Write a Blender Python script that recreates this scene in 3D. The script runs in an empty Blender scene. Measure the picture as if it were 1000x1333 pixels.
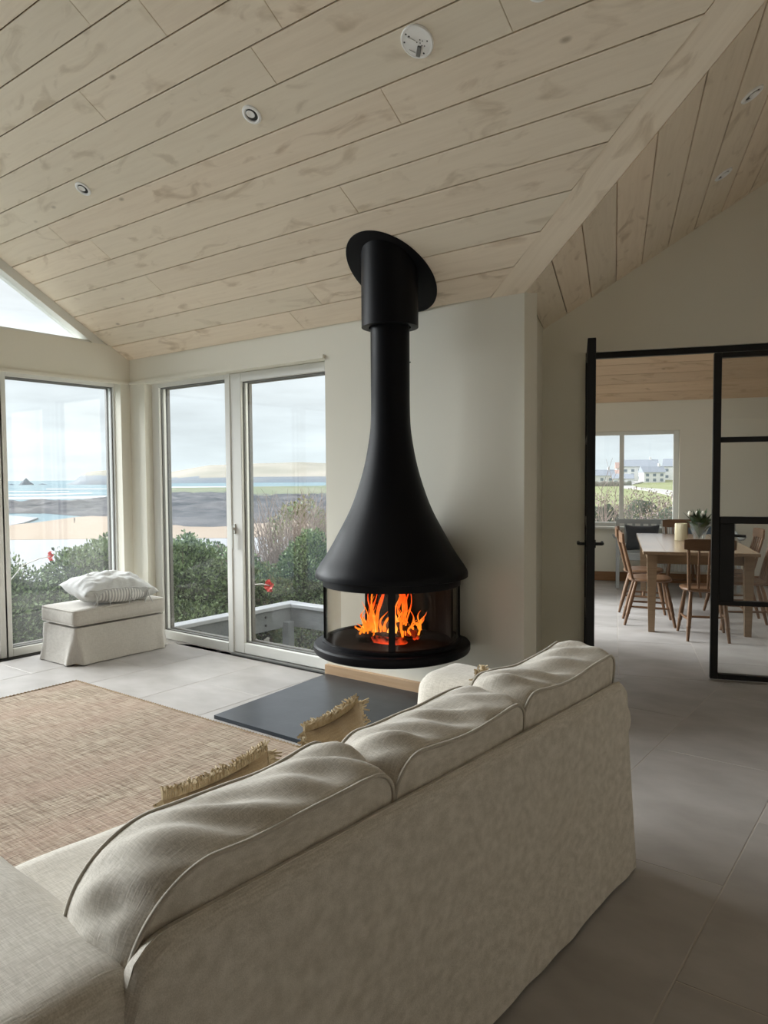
import bpy, math, random
import numpy as np
from mathutils import Vector, Matrix, noise as mnoise

random.seed(7)
rng = np.random.default_rng(7)
SC = bpy.context.scene
COL = SC.collection
PI = math.pi

# ------------------------------------------------------------------ camera
F_PX = 953.48
YAW, PITCH, ROLL, YB = 0.648980562, 0.0462956738, 0.00673253419, 0.305054665
EYE = 1.42
Fv = Vector((-math.sin(YAW), math.cos(YAW), 0)); Rv = Vector((math.cos(YAW), math.sin(YAW), 0)); Uv = Vector((0, 0, 1))
cp, sp, cr, sr = math.cos(PITCH), math.sin(PITCH), math.cos(ROLL), math.sin(ROLL)
CX = cr*Rv - sp*sr*Fv - cp*sr*Uv
CU = sr*Rv + sp*cr*Fv + cp*cr*Uv
CF = cp*Fv - sp*Uv
cam = bpy.data.objects.new('camera', bpy.data.cameras.new('camera'))
COL.objects.link(cam)
m = Matrix((CX, CU, -CF)).transposed().to_4x4()
m.translation = Vector((0, 0, EYE))
cam.matrix_world = m
cam.data.sensor_fit = 'VERTICAL'
cam.data.sensor_height = 36.0
cam.data.lens = F_PX/1333*36.0
cam.data.clip_start = 0.05
cam.data.clip_end = 30000
SC.camera = cam

# ------------------------------------------------------------------ sky, exposure
SKY = 0.78
world = bpy.data.worlds.new('world'); SC.world = world; world.use_nodes = True
nt = world.node_tree; nt.nodes.clear()
def N(t, typ, **kw):
    n = t.nodes.new(typ)
    for k, v in kw.items():
        setattr(n, k, v)
    return n
tc = N(nt, 'ShaderNodeTexCoord')
mp = N(nt, 'ShaderNodeMapping'); mp.inputs['Scale'].default_value = (1.0, 1.0, 5.5)
nz = N(nt, 'ShaderNodeTexNoise'); nz.inputs['Scale'].default_value = 3.4; nz.inputs['Detail'].default_value = 7; nz.inputs['Roughness'].default_value = 0.55
sep = N(nt, 'ShaderNodeSeparateXYZ')
ramp = N(nt, 'ShaderNodeValToRGB')      # luminance of an overcast sky by elevation
ramp.color_ramp.elements[0].position = 0.46; ramp.color_ramp.elements[0].color = (0.30, 0.31, 0.30, 1)
ramp.color_ramp.elements[1].position = 1.0; ramp.color_ramp.elements[1].color = (3.0, 3.05, 3.15, 1)
for p_, c_ in ((0.499, (0.45, 0.47, 0.47, 1)), (0.500, (1.06, 1.17, 1.21, 1)), (0.57, (1.16, 1.24, 1.29, 1)), (0.66, (1.50, 1.54, 1.58, 1)), (0.8, (2.2, 2.25, 2.32, 1))):
    e = ramp.color_ramp.elements.new(p_); e.color = c_
ma = N(nt, 'ShaderNodeMapRange'); ma.inputs['From Min'].default_value = -1; ma.inputs['From Max'].default_value = 1
cr_ = N(nt, 'ShaderNodeMapRange'); cr_.inputs['From Min'].default_value = 0.30; cr_.inputs['From Max'].default_value = 0.70
cr_.inputs['To Min'].default_value = 0.80; cr_.inputs['To Max'].default_value = 1.20
mul = N(nt, 'ShaderNodeMix', data_type='RGBA', blend_type='MULTIPLY'); mul.inputs['Factor'].default_value = 1
bg = N(nt, 'ShaderNodeBackground'); bg.inputs['Strength'].default_value = SKY
wo = N(nt, 'ShaderNodeOutputWorld')
L = nt.links.new
L(tc.outputs['Generated'], mp.inputs['Vector']); L(mp.outputs[0], nz.inputs['Vector'])
L(tc.outputs['Generated'], sep.inputs[0]); L(sep.outputs['Z'], ma.inputs['Value']); L(ma.outputs[0], ramp.inputs['Fac'])
L(nz.outputs['Fac'], cr_.inputs['Value'])
L(ramp.outputs['Color'], mul.inputs['A']); L(cr_.outputs[0], mul.inputs['B'])
L(mul.outputs['Result'], bg.inputs['Color']); L(bg.outputs[0], wo.inputs['Surface'])

# hazy sun behind thin cloud, seaward side of the house
sun = bpy.data.objects.new('sun', bpy.data.lights.new('sun', 'SUN')); COL.objects.link(sun)
sun.data.energy = 10.5; sun.data.angle = math.radians(50); sun.data.color = (.97, .985, 1.0)
sun.rotation_euler = Vector((-.86, -.20, .40)).to_track_quat('Z', 'Y').to_euler()

SC.view_settings.view_transform = 'Standard'
SC.view_settings.look = 'None'
SC.view_settings.gamma = 1.0
SC.view_settings.use_curve_mapping = False
SC.view_settings.exposure = 0.17
SC.cycles.use_denoising = True
SC.cycles.max_bounces = 14
SC.cycles.diffuse_bounces = 9
SC.cycles.transparent_max_bounces = 24
SC.cycles.sample_clamp_indirect = 6

# ------------------------------------------------------------------ geometry constants (metres)
YW = 3.91            # inner face of the window wall
XL = -5.83           # inner face of the gable wall
ZE = 2.48            # eaves height
SL = 0.6             # roof slope
PX = -1.936          # outside corner of the window wall
RIDGE = 0.3
ANG = YAW - YB       # the dining wing is turned by this much
uB = Vector((math.cos(ANG), math.sin(ANG), 0)); vB = Vector((-math.sin(ANG), math.cos(ANG), 0))
CR = uB.dot(Vector((PX, YW, 0)))
VS = 5.46            # plane of the black glazed screen
VD = 10.42           # far wall of the dining room
def BW(u, v, z=0.0):
    return (CR+u)*uB + v*vB + Vector((0, 0, z))
MB_ = Matrix.Translation(CR*uB) @ Matrix.Rotation(ANG, 4, 'Z')

# ------------------------------------------------------------------ mesh helpers
class MB:
    def __init__(s): s.v = []; s.f = []
    def add(s, vs, fs):
        b = len(s.v); s.v.extend([tuple(p) for p in vs]); s.f.extend([tuple(b+i for i in f) for f in fs]); return s
    def box(s, x0, x1, y0, y1, z0, z1):
        return s.add([(x0,y0,z0),(x1,y0,z0),(x1,y1,z0),(x0,y1,z0),(x0,y0,z1),(x1,y0,z1),(x1,y1,z1),(x0,y1,z1)],
                     [(0,3,2,1),(4,5,6,7),(0,1,5,4),(1,2,6,5),(2,3,7,6),(3,0,4,7)])
    def cbox(s, x0, x1, y0, y1, z0, z1, c=0.004):
        """box with chamfered edges"""
        def P(a, b, d):
            return (a, b, d)
        X, Y, Z = (x0, x1), (y0, y1), (z0, z1)
        vs = []; idx = {}
        for i in (0, 1):
            for j in (0, 1):
                for k in (0, 1):
                    sx, sy, sz = (1, -1)[i], (1, -1)[j], (1, -1)[k]
                    for ax in range(3):
                        p = [X[i]+sx*c, Y[j]+sy*c, Z[k]+sz*c]
                        p[ax] = (X[i], Y[j], Z[k])[ax]
                        idx[(i,j,k,ax)] = len(vs); vs.append(tuple(p))
        fs = []
        for ax in range(3):
            o = [a for a in range(3) if a != ax]
            for side in (0, 1):
                q = []
                for a, b in ((0,0),(1,0),(1,1),(0,1)):
                    key = [0,0,0]; key[ax] = side; key[o[0]] = a; key[o[1]] = b
                    q.append(idx[(*key, ax)])
                fs.append(q)
        for ax in range(3):   # edges parallel to ax
            o = [a for a in range(3) if a != ax]
            for a in (0, 1):
                for b in (0, 1):
                    k0 = [0,0,0]; k0[o[0]] = a; k0[o[1]] = b; k1 = list(k0); k0[ax] = 0; k1[ax] = 1
                    fs.append((idx[(*k0,o[0])], idx[(*k1,o[0])], idx[(*k1,o[1])], idx[(*k0,o[1])]))
        for i in (0,1):
            for j in (0,1):
                for k in (0,1):
                    fs.append((idx[(i,j,k,0)], idx[(i,j,k,1)], idx[(i,j,k,2)]))
        return s.add(vs, fs)
    def prism(s, poly, z0, z1):
        n = len(poly)
        vs = [(p[0],p[1],z0) for p in poly]+[(p[0],p[1],z1) for p in poly]
        return s.add(vs, [tuple(range(n-1,-1,-1)), tuple(range(n,2*n))]+[(i,(i+1)%n,n+(i+1)%n,n+i) for i in range(n)])
    def slab(s, pts, th):
        """a polygon given by 3D points, thickened upward by th"""
        n = len(pts)
        vs = [tuple(p) for p in pts]+[(p[0],p[1],p[2]+th) for p in pts]
        return s.add(vs, [tuple(range(n-1,-1,-1)), tuple(range(n,2*n))]+[(i,(i+1)%n,n+(i+1)%n,n+i) for i in range(n)])
    def lathe(s, prof, n=48, c=(0,0,0), caps=True):
        vs = []
        for r, z in prof:
            for i in range(n):
                a = 2*PI*i/n; vs.append((c[0]+r*math.cos(a), c[1]+r*math.sin(a), c[2]+z))
        fs = [(k*n+i, k*n+(i+1)%n, (k+1)*n+(i+1)%n, (k+1)*n+i) for k in range(len(prof)-1) for i in range(n)]
        if caps:
            fs.append(tuple(range(n-1,-1,-1))); fs.append(tuple((len(prof)-1)*n+i for i in range(n)))
        return s.add(vs, fs)
    def tube(s, pts, r, n=8, closed=False, caps=True):
        pts = [Vector(p) for p in pts]; m_ = len(pts)
        rs = r if hasattr(r, '__len__') else [r]*m_
        vs = []; up = None
        for i, p in enumerate(pts):
            if closed: d = pts[(i+1) % m_]-pts[i-1]
            else: d = pts[min(i+1, m_-1)]-pts[max(i-1, 0)]
            if d.length < 1e-9: d = Vector((0,0,1))
            d.normalize()
            if up is None:
                up = Vector((0,0,1)) if abs(d.z) < .9 else Vector((1,0,0))
            a = d.cross(up)
            if a.length < 1e-4: a = d.cross(Vector((1,.3,0)))
            a.normalize(); b = a.cross(d); up = b
            for k in range(n):
                t = 2*PI*k/n; vs.append(p + (a*math.cos(t)+b*math.sin(t))*rs[i])
        fs = []
        for i in range(m_ if closed else m_-1):
            j = (i+1) % m_
            for k in range(n):
                fs.append((i*n+k, i*n+(k+1) % n, j*n+(k+1) % n, j*n+k))
        if caps and not closed:
            fs.append(tuple(range(n))); fs.append(tuple((m_-1)*n+k for k in range(n-1,-1,-1)))
        return s.add(vs, fs)
    def xf(s, M):
        s.v = [tuple(M @ Vector(p)) for p in s.v]; return s

def obj(name, mb, mat, parent=None, smooth=None, M=None, kind=None, label=None):
    me = bpy.data.meshes.new(name)
    me.from_pydata(mb.v, [], mb.f); me.update()
    fix_normals(me)
    if mat: me.materials.append(mat)
    o = bpy.data.objects.new(name, me); COL.objects.link(o)
    if M is not None: o.matrix_world = M
    if parent: o.parent = parent
    if smooth is not None: shade(me, smooth)
    if kind: o['kind'] = kind
    if label: o['label'] = label
    return o
def fix_normals(me):
    import bmesh
    bm = bmesh.new(); bm.from_mesh(me)
    if len(bm.faces) < 60000:
        bmesh.ops.recalc_face_normals(bm, faces=bm.faces)
    bm.to_mesh(me); bm.free()
def shade(me, ang):
    for p in me.polygons: p.use_smooth = True
    if ang < 179:
        me.set_sharp_from_angle(angle=math.radians(ang))
def empty(name, loc=(0,0,0), rz=0.0, M=None):
    o = bpy.data.objects.new(name, None); COL.objects.link(o); o.empty_display_size = .1
    if M is not None: o.matrix_world = M
    else:
        o.location = loc; o.rotation_euler = (0,0,rz)
    return o
def tag(o, label, cat, group=None, kind=None):
    o['label'] = label; o['category'] = cat
    if group: o['group'] = group
    if kind: o['kind'] = kind
    return o
def struct(o): o['kind'] = 'structure'; return o
def copy_tree(o, parent=None):
    c = o.copy(); COL.objects.link(c)
    if parent: c.parent = parent
    for ch in [x for x in o.children]: copy_tree(ch, c)
    return c

def rounded_box(x0, x1, y0, y1, z0, z1, r, step=0.03, disp=None):
    """dense box with rounded edges; disp(p, n) -> offset along n"""
    dims = [(x0,x1),(y0,y1),(z0,z1)]
    inner = [(a+r, b-r) if b-a > 2*r else ((a+b)/2,(a+b)/2) for a, b in dims]
    keys = {}; vs = []; fs = []
    ns = [max(2, int(round((b-a)/step))) for a, b in dims]
    def vid(i, j, k):
        key = (i,j,k)
        if key in keys: return keys[key]
        q = [dims[a][0]+(dims[a][1]-dims[a][0])*(key[a]/ns[a]) for a in range(3)]
        c = [min(max(q[a], inner[a][0]), inner[a][1]) for a in range(3)]
        d = Vector([q[a]-c[a] for a in range(3)])
        if d.length < 1e-9: d = Vector([0,0,1])
        d.normalize()
        rr = [min(r, (dims[a][1]-dims[a][0])/2) for a in range(3)]
        p = Vector([c[a]+rr[a]*d[a] for a in range(3)])
        if disp: p = p + d*disp(p, d)
        keys[key] = len(vs); vs.append(tuple(p)); return keys[key]
    for ax in range(3):
        o = [a for a in range(3) if a != ax]
        for side in (0, ns[ax]):
            for a in range(ns[o[0]]):
                for b in range(ns[o[1]]):
                    q = []
                    for da, db in ((0,0),(1,0),(1,1),(0,1)):
                        key = [0,0,0]; key[ax] = side; key[o[0]] = a+da; key[o[1]] = b+db
                        q.append(vid(*key))
                    fs.append(q)
    mb = MB(); mb.add(vs, fs); return mb

def nz3(x, y, z, s=1.0):
    return mnoise.noise(Vector((x*s, y*s, z*s)))

# ------------------------------------------------------------------ materials
def mat(name, col=(.5,.5,.5), rough=.6, metal=0.0, spec=0.5, bump=None, var=None, sheen=0, coat=0, emis=None, estr=1.0, rnd=0.0):
    """bump=(scale, strength, stretch); var=(scale, colour2, stretch, detail)"""
    m_ = bpy.data.materials.new(name); m_.use_nodes = True
    t = m_.node_tree; b = t.nodes['Principled BSDF']
    b.inputs['Base Color'].default_value = (*col, 1); b.inputs['Roughness'].default_value = rough
    b.inputs['Metallic'].default_value = metal; b.inputs['Specular IOR Level'].default_value = spec
    if sheen: b.inputs['Sheen Weight'].default_value = sheen
    if coat: b.inputs['Coat Weight'].default_value = coat
    if emis: b.inputs['Emission Color'].default_value = (*emis,1); b.inputs['Emission Strength'].default_value = estr
    tcn = N(t, 'ShaderNodeTexCoord')
    src = None
    if var:
        mp_ = N(t, 'ShaderNodeMapping'); mp_.inputs['Scale'].default_value = var[2] if len(var) > 2 else (1,1,1)
        n_ = N(t, 'ShaderNodeTexNoise'); n_.inputs['Scale'].default_value = var[0]; n_.inputs['Detail'].default_value = var[3] if len(var) > 3 else 5
        t.links.new(tcn.outputs['Object'], mp_.inputs[0]); t.links.new(mp_.outputs[0], n_.inputs['Vector'])
        r_ = N(t, 'ShaderNodeMapRange'); r_.inputs['From Min'].default_value = .32; r_.inputs['From Max'].default_value = .68
        t.links.new(n_.outputs['Fac'], r_.inputs['Value'])
        mx = N(t, 'ShaderNodeMix', data_type='RGBA'); mx.inputs['A'].default_value = (*col,1); mx.inputs['B'].default_value = (*var[1],1)
        t.links.new(r_.outputs[0], mx.inputs['Factor']); src = mx.outputs['Result']
    if rnd:
        oi = N(t, 'ShaderNodeObjectInfo'); rr = N(t, 'ShaderNodeMapRange')
        rr.inputs['To Min'].default_value = 1-rnd; rr.inputs['To Max'].default_value = 1+rnd
        t.links.new(oi.outputs['Random'], rr.inputs['Value'])
        mm = N(t, 'ShaderNodeMix', data_type='RGBA', blend_type='MULTIPLY'); mm.inputs['Factor'].default_value = 1
        if src: t.links.new(src, mm.inputs['A'])
        else: mm.inputs['A'].default_value = (*col,1)
        t.links.new(rr.outputs[0], mm.inputs['B']); src = mm.outputs['Result']
    if src: t.links.new(src, b.inputs['Base Color'])
    if bump:
        mp_ = N(t, 'ShaderNodeMapping'); mp_.inputs['Scale'].default_value = bump[2] if len(bump) > 2 else (1,1,1)
        n_ = N(t, 'ShaderNodeTexNoise'); n_.inputs['Scale'].default_value = bump[0]; n_.inputs['Detail'].default_value = 4
        t.links.new(tcn.outputs['Object'], mp_.inputs[0]); t.links.new(mp_.outputs[0], n_.inputs['Vector'])
        bp = N(t, 'ShaderNodeBump'); bp.inputs['Strength'].default_value = bump[1]; bp.inputs['Distance'].default_value = .01
        t.links.new(n_.outputs['Fac'], bp.inputs['Height']); t.links.new(bp.outputs[0], b.inputs['Normal'])
    return m_

def wood_mat(name, base, dark, knot, rnd=.05, gscale=1.0, knots=True, rough=.62, tintb=None):
    """grain along object X"""
    m_ = bpy.data.materials.new(name); m_.use_nodes = True
    t = m_.node_tree; b = t.nodes['Principled BSDF']; b.inputs['Roughness'].default_value = rough
    b.inputs['Specular IOR Level'].default_value = .35
    Lk = t.links.new
    tcn = N(t, 'ShaderNodeTexCoord'); oi = N(t, 'ShaderNodeObjectInfo')
    off = N(t, 'ShaderNodeVectorMath', operation='SCALE'); off.inputs['Scale'].default_value = 37.0
    cmb = N(t, 'ShaderNodeCombineXYZ'); Lk(oi.outputs['Random'], cmb.inputs[0]); Lk(oi.outputs['Random'], cmb.inputs[1])
    Lk(cmb.outputs[0], off.inputs[0])
    add = N(t, 'ShaderNodeVectorMath', operation='ADD'); Lk(tcn.outputs['Object'], add.inputs[0]); Lk(off.outputs[0], add.inputs[1])
    # gentle warp
    nw = N(t, 'ShaderNodeTexNoise'); nw.inputs['Scale'].default_value = 1.7; nw.inputs['Detail'].default_value = 2
    Lk(add.outputs[0], nw.inputs['Vector'])
    wv = N(t, 'ShaderNodeVectorMath', operation='SCALE'); wv.inputs['Scale'].default_value = .06; Lk(nw.outputs['Color'], wv.inputs[0])
    ad2 = N(t, 'ShaderNodeVectorMath', operation='ADD'); Lk(add.outputs[0], ad2.inputs[0]); Lk(wv.outputs[0], ad2.inputs[1])
    mp_ = N(t, 'ShaderNodeMapping'); mp_.inputs['Scale'].default_value = (1.6*gscale, 34*gscale, 34*gscale); Lk(ad2.outputs[0], mp_.inputs[0])
    g = N(t, 'ShaderNodeTexNoise'); g.inputs['Scale'].default_value = 1.3; g.inputs['Detail'].default_value = 6; g.inputs['Roughness'].default_value = .6
    Lk(mp_.outputs[0], g.inputs['Vector'])
    gr = N(t, 'ShaderNodeMapRange'); gr.inputs['From Min'].default_value = .42; gr.inputs['From Max'].default_value = .72; Lk(g.outputs['Fac'], gr.inputs['Value'])
    gm = N(t, 'ShaderNodeMath', operation='MULTIPLY'); gm.inputs[1].default_value = .55; Lk(gr.outputs[0], gm.inputs[0])
    mx = N(t, 'ShaderNodeMix', data_type='RGBA'); mx.inputs['A'].default_value = (*base,1); mx.inputs['B'].default_value = (*dark,1)
    Lk(gm.outputs[0], mx.inputs['Factor']); col = mx.outputs['Result']
    if knots:
        # big soft figure patches (cross-grain flame around knots)
        mpp = N(t, 'ShaderNodeMapping'); mpp.inputs['Scale'].default_value = (2.2, 5.5, 5.5); Lk(ad2.outputs[0], mpp.inputs[0])
        pn = N(t, 'ShaderNodeTexNoise'); pn.inputs['Scale'].default_value = 1.5; pn.inputs['Detail'].default_value = 8; pn.inputs['Distortion'].default_value = .9; Lk(mpp.outputs[0], pn.inputs['Vector'])
        pr_ = N(t, 'ShaderNodeMapRange'); pr_.inputs['From Min'].default_value = .575; pr_.inputs['From Max'].default_value = .70; pr_.inputs['To Max'].default_value = .55; Lk(pn.outputs['Fac'], pr_.inputs['Value'])
        m2 = N(t, 'ShaderNodeMix', data_type='RGBA'); Lk(pr_.outputs[0], m2.inputs['Factor']); Lk(col, m2.inputs['A']); m2.inputs['B'].default_value = (*knot,1); col = m2.outputs['Result']
        mpk = N(t, 'ShaderNodeMapping'); mpk.inputs['Scale'].default_value = (2.6, 5.0, .01); Lk(add.outputs[0], mpk.inputs[0])
        vo = N(t, 'ShaderNodeTexVoronoi', feature='F1'); vo.inputs['Scale'].default_value = 1.0; Lk(mpk.outputs[0], vo.inputs['Vector'])
        kr = N(t, 'ShaderNodeMapRange'); kr.inputs['From Min'].default_value = .025; kr.inputs['From Max'].default_value = .085; kr.inputs['To Min'].default_value = .75; kr.inputs['To Max'].default_value = 0
        Lk(vo.outputs['Distance'], kr.inputs['Value'])
        gt = N(t, 'ShaderNodeMath', operation='GREATER_THAN'); gt.inputs[1].default_value = .55
        sc_ = N(t, 'ShaderNodeSeparateColor'); Lk(vo.outputs['Color'], sc_.inputs[0]); Lk(sc_.outputs[0], gt.inputs[0])
        km = N(t, 'ShaderNodeMath', operation='MULTIPLY'); Lk(kr.outputs[0], km.inputs[0]); Lk(gt.outputs[0], km.inputs[1])
        m3 = N(t, 'ShaderNodeMix', data_type='RGBA'); Lk(km.outputs[0], m3.inputs['Factor']); Lk(col, m3.inputs['A']); m3.inputs['B'].default_value = (*[c*.72 for c in knot],1); col = m3.outputs['Result']
    rr = N(t, 'ShaderNodeMapRange'); rr.inputs['To Min'].default_value = 1-rnd; rr.inputs['To Max'].default_value = 1+rnd
    Lk(oi.outputs['Random'], rr.inputs['Value'])
    mm = N(t, 'ShaderNodeMix', data_type='RGBA', blend_type='MULTIPLY'); mm.inputs['Factor'].default_value = 1
    Lk(col, mm.inputs['A']); Lk(rr.outputs[0], mm.inputs['B']); col = mm.outputs['Result']
    if tintb:
        wn = N(t, 'ShaderNodeTexWhiteNoise', noise_dimensions='1D'); Lk(oi.outputs['Random'], wn.inputs['W'])
        tm = N(t, 'ShaderNodeMath', operation='MULTIPLY'); tm.inputs[1].default_value = .35; Lk(wn.outputs['Value'], tm.inputs[0])
        m4 = N(t, 'ShaderNodeMix', data_type='RGBA'); Lk(tm.outputs[0], m4.inputs['Factor']); Lk(col, m4.inputs['A']); m4.inputs['B'].default_value = (*tintb,1); col = m4.outputs['Result']
    Lk(col, b.inputs['Base Color'])
    bp = N(t, 'ShaderNodeBump'); bp.inputs['Strength'].default_value = .12; bp.inputs['Distance'].default_value = .004
    Lk(g.outputs['Fac'], bp.inputs['Height']); Lk(bp.outputs[0], b.inputs['Normal'])
    return m_

def linen_mat(name, col, col2, scale=420, bumps=.35, slub=True, sheen=.25):
    m_ = bpy.data.materials.new(name); m_.use_nodes = True
    t = m_.node_tree; b = t.nodes['Principled BSDF']; b.inputs['Roughness'].default_value = .92
    b.inputs['Specular IOR Level'].default_value = .15; b.inputs['Sheen Weight'].default_value = sheen
    Lk = t.links.new; tcn = N(t, 'ShaderNodeTexCoord')
    hs = []
    for sc in ((1, 14, 1), (14, 1, 14)):
        mp_ = N(t, 'ShaderNodeMapping'); mp_.inputs['Scale'].default_value = [x*scale/14 for x in sc]; Lk(tcn.outputs['Object'], mp_.inputs[0])
        n_ = N(t, 'ShaderNodeTexNoise'); n_.inputs['Scale'].default_value = 1.0; n_.inputs['Detail'].default_value = 2; Lk(mp_.outputs[0], n_.inputs['Vector']); hs.append(n_)
    ad = N(t, 'ShaderNodeMath', operation='ADD'); Lk(hs[0].outputs['Fac'], ad.inputs[0]); Lk(hs[1].outputs['Fac'], ad.inputs[1])
    r_ = N(t, 'ShaderNodeMapRange'); r_.inputs['From Min'].default_value = .72; r_.inputs['From Max'].default_value = 1.28; Lk(ad.outputs[0], r_.inputs['Value'])
    mx = N(t, 'ShaderNodeMix', data_type='RGBA'); mx.inputs['A'].default_value = (*col2,1); mx.inputs['B'].default_value = (*col,1)
    Lk(r_.outputs[0], mx.inputs['Factor']); Lk(mx.outputs['Result'], b.inputs['Base Color'])
    n3 = N(t, 'ShaderNodeTexNoise'); n3.inputs['Scale'].default_value = 9; n3.inputs['Detail'].default_value = 3; Lk(tcn.outputs['Object'], n3.inputs['Vector'])
    bp0 = N(t, 'ShaderNodeBump'); bp0.inputs['Strength'].default_value = .02; bp0.inputs['Distance'].default_value = .03; Lk(n3.outputs['Fac'], bp0.inputs['Height'])
    bp = N(t, 'ShaderNodeBump'); bp.inputs['Strength'].default_value = bumps; bp.inputs['Distance'].default_value = .002
    Lk(ad.outputs[0], bp.inputs['Height']); Lk(bp0.outputs[0], bp.inputs['Normal']); Lk(bp.outputs[0], b.inputs['Normal'])
    return m_

def glass_mat(name, tint=(.93,.945,.94), haze=.02, refl=1.0, ior=1.35):
    m_ = bpy.data.materials.new(name); m_.use_nodes = True
    t = m_.node_tree; t.nodes.clear(); Lk = t.links.new
    out = N(t, 'ShaderNodeOutputMaterial'); tr = N(t, 'ShaderNodeBsdfTransparent'); tr.inputs[0].default_value = (*tint,1)
    gl = N(t, 'ShaderNodeBsdfGlossy'); gl.inputs['Roughness'].default_value = .0; gl.inputs[0].default_value = (refl,refl,refl,1)
    lw_ = N(t, 'ShaderNodeLayerWeight'); lw_.inputs['Blend'].default_value = .5
    pw_ = N(t, 'ShaderNodeMath', operation='POWER'); Lk(lw_.outputs['Facing'], pw_.inputs[0]); pw_.inputs[1].default_value = 5
    fr = N(t, 'ShaderNodeMath', operation='MULTIPLY_ADD'); Lk(pw_.outputs[0], fr.inputs[0]); fr.inputs[1].default_value = .8; fr.inputs[2].default_value = .025*ior
    mx = N(t, 'ShaderNodeMixShader'); Lk(fr.outputs[0], mx.inputs[0]); Lk(tr.outputs[0], mx.inputs[1]); Lk(gl.outputs[0], mx.inputs[2])
    df = N(t, 'ShaderNodeBsdfDiffuse'); df.inputs[0].default_value = (.9,.92,.92,1)
    tl = N(t, 'ShaderNodeBsdfTranslucent'); tl.inputs[0].default_value = (.9,.93,.94,1)
    m0 = N(t, 'ShaderNodeMixShader'); m0.inputs[0].default_value = .7; Lk(df.outputs[0], m0.inputs[1]); Lk(tl.outputs[0], m0.inputs[2])
    m2 = N(t, 'ShaderNodeMixShader'); m2.inputs[0].default_value = haze; Lk(mx.outputs[0], m2.inputs[1]); Lk(m0.outputs[0], m2.inputs[2])
    Lk(m2.outputs[0], out.inputs[0]); return m_

def emis_mat(name, c1, c2, strength, z0, z1):
    m_ = bpy.data.materials.new(name); m_.use_nodes = True
    t = m_.node_tree; t.nodes.clear(); Lk = t.links.new
    out = N(t, 'ShaderNodeOutputMaterial'); em = N(t, 'ShaderNodeEmission'); em.inputs['Strength'].default_value = strength
    tcn = N(t, 'ShaderNodeTexCoord'); sp_ = N(t, 'ShaderNodeSeparateXYZ'); Lk(tcn.outputs['Object'], sp_.inputs[0])
    nn = N(t, 'ShaderNodeTexNoise'); nn.inputs['Scale'].default_value = 28; Lk(tcn.outputs['Object'], nn.inputs['Vector'])
    mr = N(t, 'ShaderNodeMapRange'); mr.inputs['From Min'].default_value = z0; mr.inputs['From Max'].default_value = z1; Lk(sp_.outputs['Z'], mr.inputs['Value'])
    ad = N(t, 'ShaderNodeMath', operation='MULTIPLY_ADD'); Lk(nn.outputs['Fac'], ad.inputs[0]); ad.inputs[1].default_value = 1.1; Lk(mr.outputs[0], ad.inputs[2])
    sb = N(t, 'ShaderNodeMath', operation='SUBTRACT'); Lk(ad.outputs[0], sb.inputs[0]); sb.inputs[1].default_value = .45; sb.use_clamp = True
    mx = N(t, 'ShaderNodeMix', data_type='RGBA'); mx.inputs['A'].default_value = (*c1,1); mx.inputs['B'].default_value = (*c2,1); Lk(sb.outputs[0], mx.inputs['Factor'])
    Lk(mx.outputs['Result'], em.inputs['Color']); Lk(em.outputs[0], out.inputs[0]); return m_

M = {}
M['plaster'] = mat('plaster', (.83,.805,.71), .9, spec=.2, bump=(60,.05), var=(1.2,(.81,.785,.69)))
M['plaster_dark'] = mat('taupe_plaster', (.56,.50,.42), .9, spec=.2, bump=(60,.05))  # plaster darkened to cut bounced light on the right side
M['white'] = mat('white_paint', (.78,.78,.74), .5, spec=.35, bump=(30,.04))
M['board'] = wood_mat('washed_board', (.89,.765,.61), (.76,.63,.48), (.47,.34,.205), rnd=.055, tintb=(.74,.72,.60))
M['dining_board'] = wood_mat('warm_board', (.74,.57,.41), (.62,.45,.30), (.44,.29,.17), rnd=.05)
M['gap'] = mat('shadow_gap', (.16,.12,.08), .9)
M['tile'] = mat('stone_tile', (.44,.415,.395), .50, spec=.30, bump=(7,.10,(1,2.4,1)), var=(2.6,(.335,.312,.29),(1,1.7,1),10), rnd=.035)
M['grout'] = mat('grout', (.47,.435,.39), .9)
M['sofa'] = linen_mat('oat_linen', (.70,.655,.58), (.50,.46,.39))
M['ottoman'] = linen_mat('pale_linen', (.57,.54,.49), (.46,.43,.385))
M['piping'] = linen_mat('piping_linen', (.56,.52,.45), (.45,.41,.34), bumps=.1)
M['pillow_brown'] = linen_mat('ochre_weave', (.44,.33,.20), (.33,.24,.14), scale=300)
M['fringe'] = mat('fringe_cotton', (.62,.52,.36), .95, spec=.1, var=(60,(.45,.35,.22)))
M['ticking'] = None
M['black'] = mat('matt_black_steel', (.006,.006,.0075), .42, spec=.10, bump=(220,.03))
M['black2'] = mat('black_metal', (.010,.010,.011), .45, spec=.4)
M['firebox'] = mat('firebox_steel', (.012,.011,.010), .85, spec=.05, var=(9,(.028,.025,.022)))
M['slate'] = mat('slate', (.017,.023,.031), .32, spec=.35, bump=(9,.12), var=(5,(.030,.037,.046),(1,1,1),7))
M['oak'] = wood_mat('oak', (.56,.38,.23), (.46,.29,.16), (.40,.25,.13), rnd=.02, knots=False)
M['chairwood'] = wood_mat('chair_oak', (.165,.09,.048), (.105,.055,.028), (.2,.1,.05), rnd=.06, knots=False, rough=.45)
M['tablewood'] = wood_mat('table_oak', (.27,.185,.115), (.19,.125,.075), (.26,.17,.1), rnd=.02, knots=False, rough=.22)
M['greypaint'] = mat('grey_paint', (.40,.42,.42), .55)
M['bluecloth'] = linen_mat('blue_cloth', (.12,.16,.20), (.09,.12,.15))
M['darkcloth'] = linen_mat('charcoal_cloth', (.075,.08,.09), (.05,.055,.06))
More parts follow.
